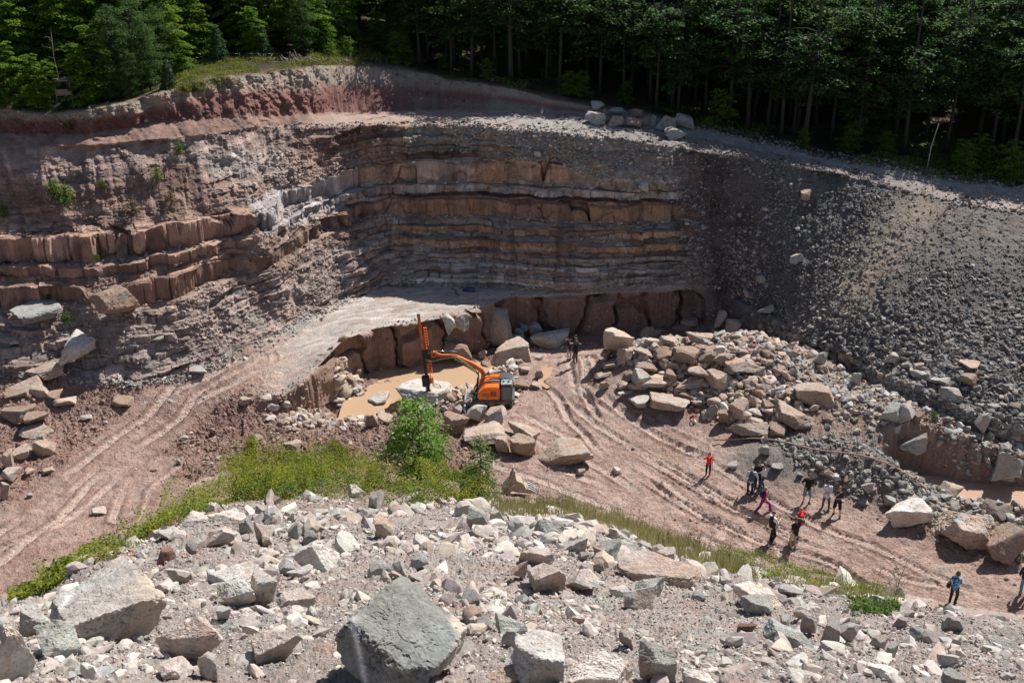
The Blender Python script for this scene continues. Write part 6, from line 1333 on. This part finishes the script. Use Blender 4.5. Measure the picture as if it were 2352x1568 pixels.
# red jacket
P_, arms, rz = person(1626, 1088, 165, 'person in red jacket and black trousers holding a camera to the face', 1.66, hands=((-.08, .22, 1.46, (-1, 0, -.4)), (.08, .22, 1.46, (1, 0, -.4))), top='jacket', topc=(.62, .02, .02), botc=(.012, .012, .015), hair=(.06, .025, .015), hairt='long', shoec=(.4, .03, .02), fem=True)
c = held('photo_camera', 'small light grey camera held by the person in red jacket', 'camera', P_(0, .27, 1.50), rz); pbox('camera_body', c, (0, 0, 0), (.15, .08, .10), LIGHTG); ptube('lens', c, [(0, .03, 0), (0, .12, 0)], .035, BLACKM, 8, False)
mp = ptube('monopod', None, [P_(-.26, .05, .45), P_(-.22, .08, 1.75)], .018, BLACKM, 6, False); mp['label'] = 'dark monopod hanging beside the person in red jacket'; mp['category'] = 'monopod'
# group of three
person(1738, 1122, 175, 'tall person in black T-shirt with one hand raised to the ear', 1.86, hands=((-.20, .12, 1.62, (-1, -.2, -.3)), (.27, .05, .82)), topc=(.008, .009, .014), botc=(.015, .016, .03), hair=(.04, .025, .02))
person(1722, 1134, -8, 'grey-haired person in blue waistcoat seen from behind', 1.78, hands=((-.24, .18, 1.0), (.30, .2, 1.02)), top='long', topc=(.45, .52, .62), vest=(.035, .085, .13), botc=(.015, .028, .065), hair=(.34, .31, .28), belly=.02)
P_, arms, rz = person(1752, 1124, 60, 'person in white shirt and jeans gesturing, camera on shoulder', 1.76, hands=((-.16, .42, 1.10), (.16, .40, 1.02)), topc=(.62, .60, .66), top='tucked', botc=(.035, .075, .12), hair=(.05, .03, .02), feet=((-.14, .02), (.16, -.02)))
shoulder_camera(P_(.20, -.08, 1.58), rz + 2.6, 'black video camera on the shoulder of the person in white shirt')
# magenta walker
P_, arms, rz = person(1752, 1175, -62, 'grey-haired person in magenta clothes striding to the right', 1.68, feet=((-.08, -.48, .03, (0, .95, -.1)), (.08, .45)), hands=((-.28, .40, 1.05), (.26, -.10, .92, (1, -1, .2))), topc=(.24, .008, .12), bot='flared', botc=(.26, .012, .20), hair=(.38, .33, .28), fem=True, belly=.01)
c = held('backpack', 'black backpack worn by the person in magenta', 'backpack', P_(0, -.22, 1.22), rz); pbox('bag_body', c, (0, 0, 0), (.26, .16, .42), cloth((.015, .015, .018)), bev=.05, seg=3)
for sx in (-.1, .1): ptube('strap', c, [(sx, .02, .2), (sx, .22, .25), (sx, .36, .1), (sx, .34, -.12), (sx, .12, -.2)], .018, cloth((.015, .015, .018)), 6)
c = held('photo_camera', 'black camera hanging at the hip of the person in magenta', 'camera', P_(.24, .16, .92), rz); pbox('camera_body', c, (0, 0, 0), (.16, .10, .12), BLACKM); ptube('lens', c, [(0, .04, 0), (0, .18, -.02)], .045, RUBBER, 8, False)
# three at the rubble ridge
person(1851, 1155, 172, 'person in black T-shirt and denim shorts with hand on hip', 1.85, hands=((-.34, .10, .80), (.17, .14, 1.02, (1, -.4, 0))), topc=(.008, .008, .009), bot='shorts', botc=(.16, .25, .32), hair=(.09, .05, .03), shoec=(.03, .05, .12), feet=((-.17, 0), (.17, .04)), belly=.015)
person(1896, 1164, 160, 'dark-haired person in loose white blouse with folded arms', 1.70, hands=((.06, .24, 1.12, (-1, -.3, -.6)), (-.06, .26, 1.06, (1, -.3, -.6))), top='blouse', topc=(.66, .64, .70), botc=(.07, .10, .13), hair=(.015, .01, .012), hairt='bob', feet=((-.18, .1), (.16, -.05)), fem=True)
person(1921, 1180, 150, 'person in dark polo shirt and black shorts, hand at the chin', 1.78, hands=((.02, .22, 1.12, (-1, -.3, -.6)), (-.02, .16, 1.42, (1, 0, -.8))), topc=(.02, .028, .04), bot='shorts', botc=(.010, .010, .012), hair=(.20, .12, .08), shoec=(.012, .012, .012), feet=((-.22, .12), (.14, -.06)))
# interview
P_, arms, rz = person(1769, 1247, -62, 'interviewed person in black waistcoat and white shirt gesturing with both hands', 1.80, hands=((-.06, .34, 1.36), (.12, .30, 1.22)), topc=(.70, .70, .72), vest=(.010, .011, .018), botc=(.010, .011, .016), hair=(.12, .08, .06), shoec=(.03, .025, .015), feet=((-.12, .10), (.12, -.06)))
c = held('microphone', 'red hand microphone held at the chest of the interviewed person', 'microphone', P_(.05, .36, 1.40), rz); ptube('windshield', c, [(0, 0, .02), (0, 0, .12)], .032, REDL, 8, False); ptube('handle', c, [(0, 0, -.14), (0, 0, .03)], .014, BLACKM, 8, False)
P_, arms, rz = person(1832, 1238, 70, 'bald person in red polo shirt holding the boom pole', 1.82, hands=((-.20, .30, 1.25), (.26, .02, 1.30)), topc=(.66, .015, .03), botc=(.02, .05, .12), hairt='bald', skin=SKIN_D, shoec=(.05, .25, .45), top='polo')
bmp = ptube('boom_pole', None, [P_(.22, -.75, 1.36), P_(-.2, .32, 1.30), P_(-.62, 1.62, 1.28)], .014, BLACKM, 6, False); bmp['label'] = 'long thin black boom pole between the interviewed person and the one in red'; bmp['category'] = 'boom pole'
P_, arms, rz = person(1822, 1260, 22, 'cameraman in black T-shirt and beige shorts seen from behind', 1.78, hands=((-.24, .05, 1.02), (.20, .24, 1.50)), topc=(.012, .012, .014), bot='shorts', botc=(.46, .41, .33), hair=(.08, .045, .03), skin=SKIN_D, shoec=(.08, .10, .12))
shoulder_camera(P_(.14, .06, 1.56), rz + .9, 'large black shoulder camera with red parts filming the interview')
# right side
P_, arms, rz = person(2186, 1387, -40, 'brown-haired person in blue patterned shirt looking down at papers', 1.70, hands=((-.06, .30, 1.10), (.10, .30, 1.08)), tilt=1, topm=patterned(), topc=(.1, .2, .4), top='blouse2', botc=(.012, .016, .03), hair=(.09, .045, .02), hairt='bob', fem=True)
c = held('shoulder_bag', 'black shoulder bag at the side of the person in blue patterned shirt', 'bag', P_(-.27, -.05, .98), rz); pbox('bag_body', c, (0, 0, 0), (.16, .36, .26), cloth((.012, .013, .025)), bev=.05, seg=3); ptube('strap', c, [(0, -.15, .1), (.1, -.05, .5), (.2, .05, .52), (.06, .14, .1)], .016, cloth((.012, .013, .025)), 6)
c = held('paper', 'white papers held by the person in blue patterned shirt', 'paper', P_(.04, .40, 1.10), rz); bm = bmesh.new(); box(bm, (0, 0, 0), (.21, .16, .012), Matrix.Rotation(.35, 4, 'X')); link('sheet', bm_mesh('sheet', bm, cloth((.75, .75, .74)), False), c)
P_, arms, rz = person(2349, 1366, -30, 'person in black top and jeans with black bag, cut by the right edge', 1.76, hands=((-.28, .1, .95), (.28, .1, .95)), topc=(.010, .011, .013), botc=(.10, .24, .34), hair=(.03, .02, .02), shoec=(.02, .02, .025), top='long')
c = held('backpack', 'black backpack worn by the person at the right edge', 'backpack', P_(-.05, -.24, 1.25), rz); pbox('bag_body', c, (0, 0, 0), (.34, .20, .46), cloth((.012, .014, .018)), bev=.06, seg=3)
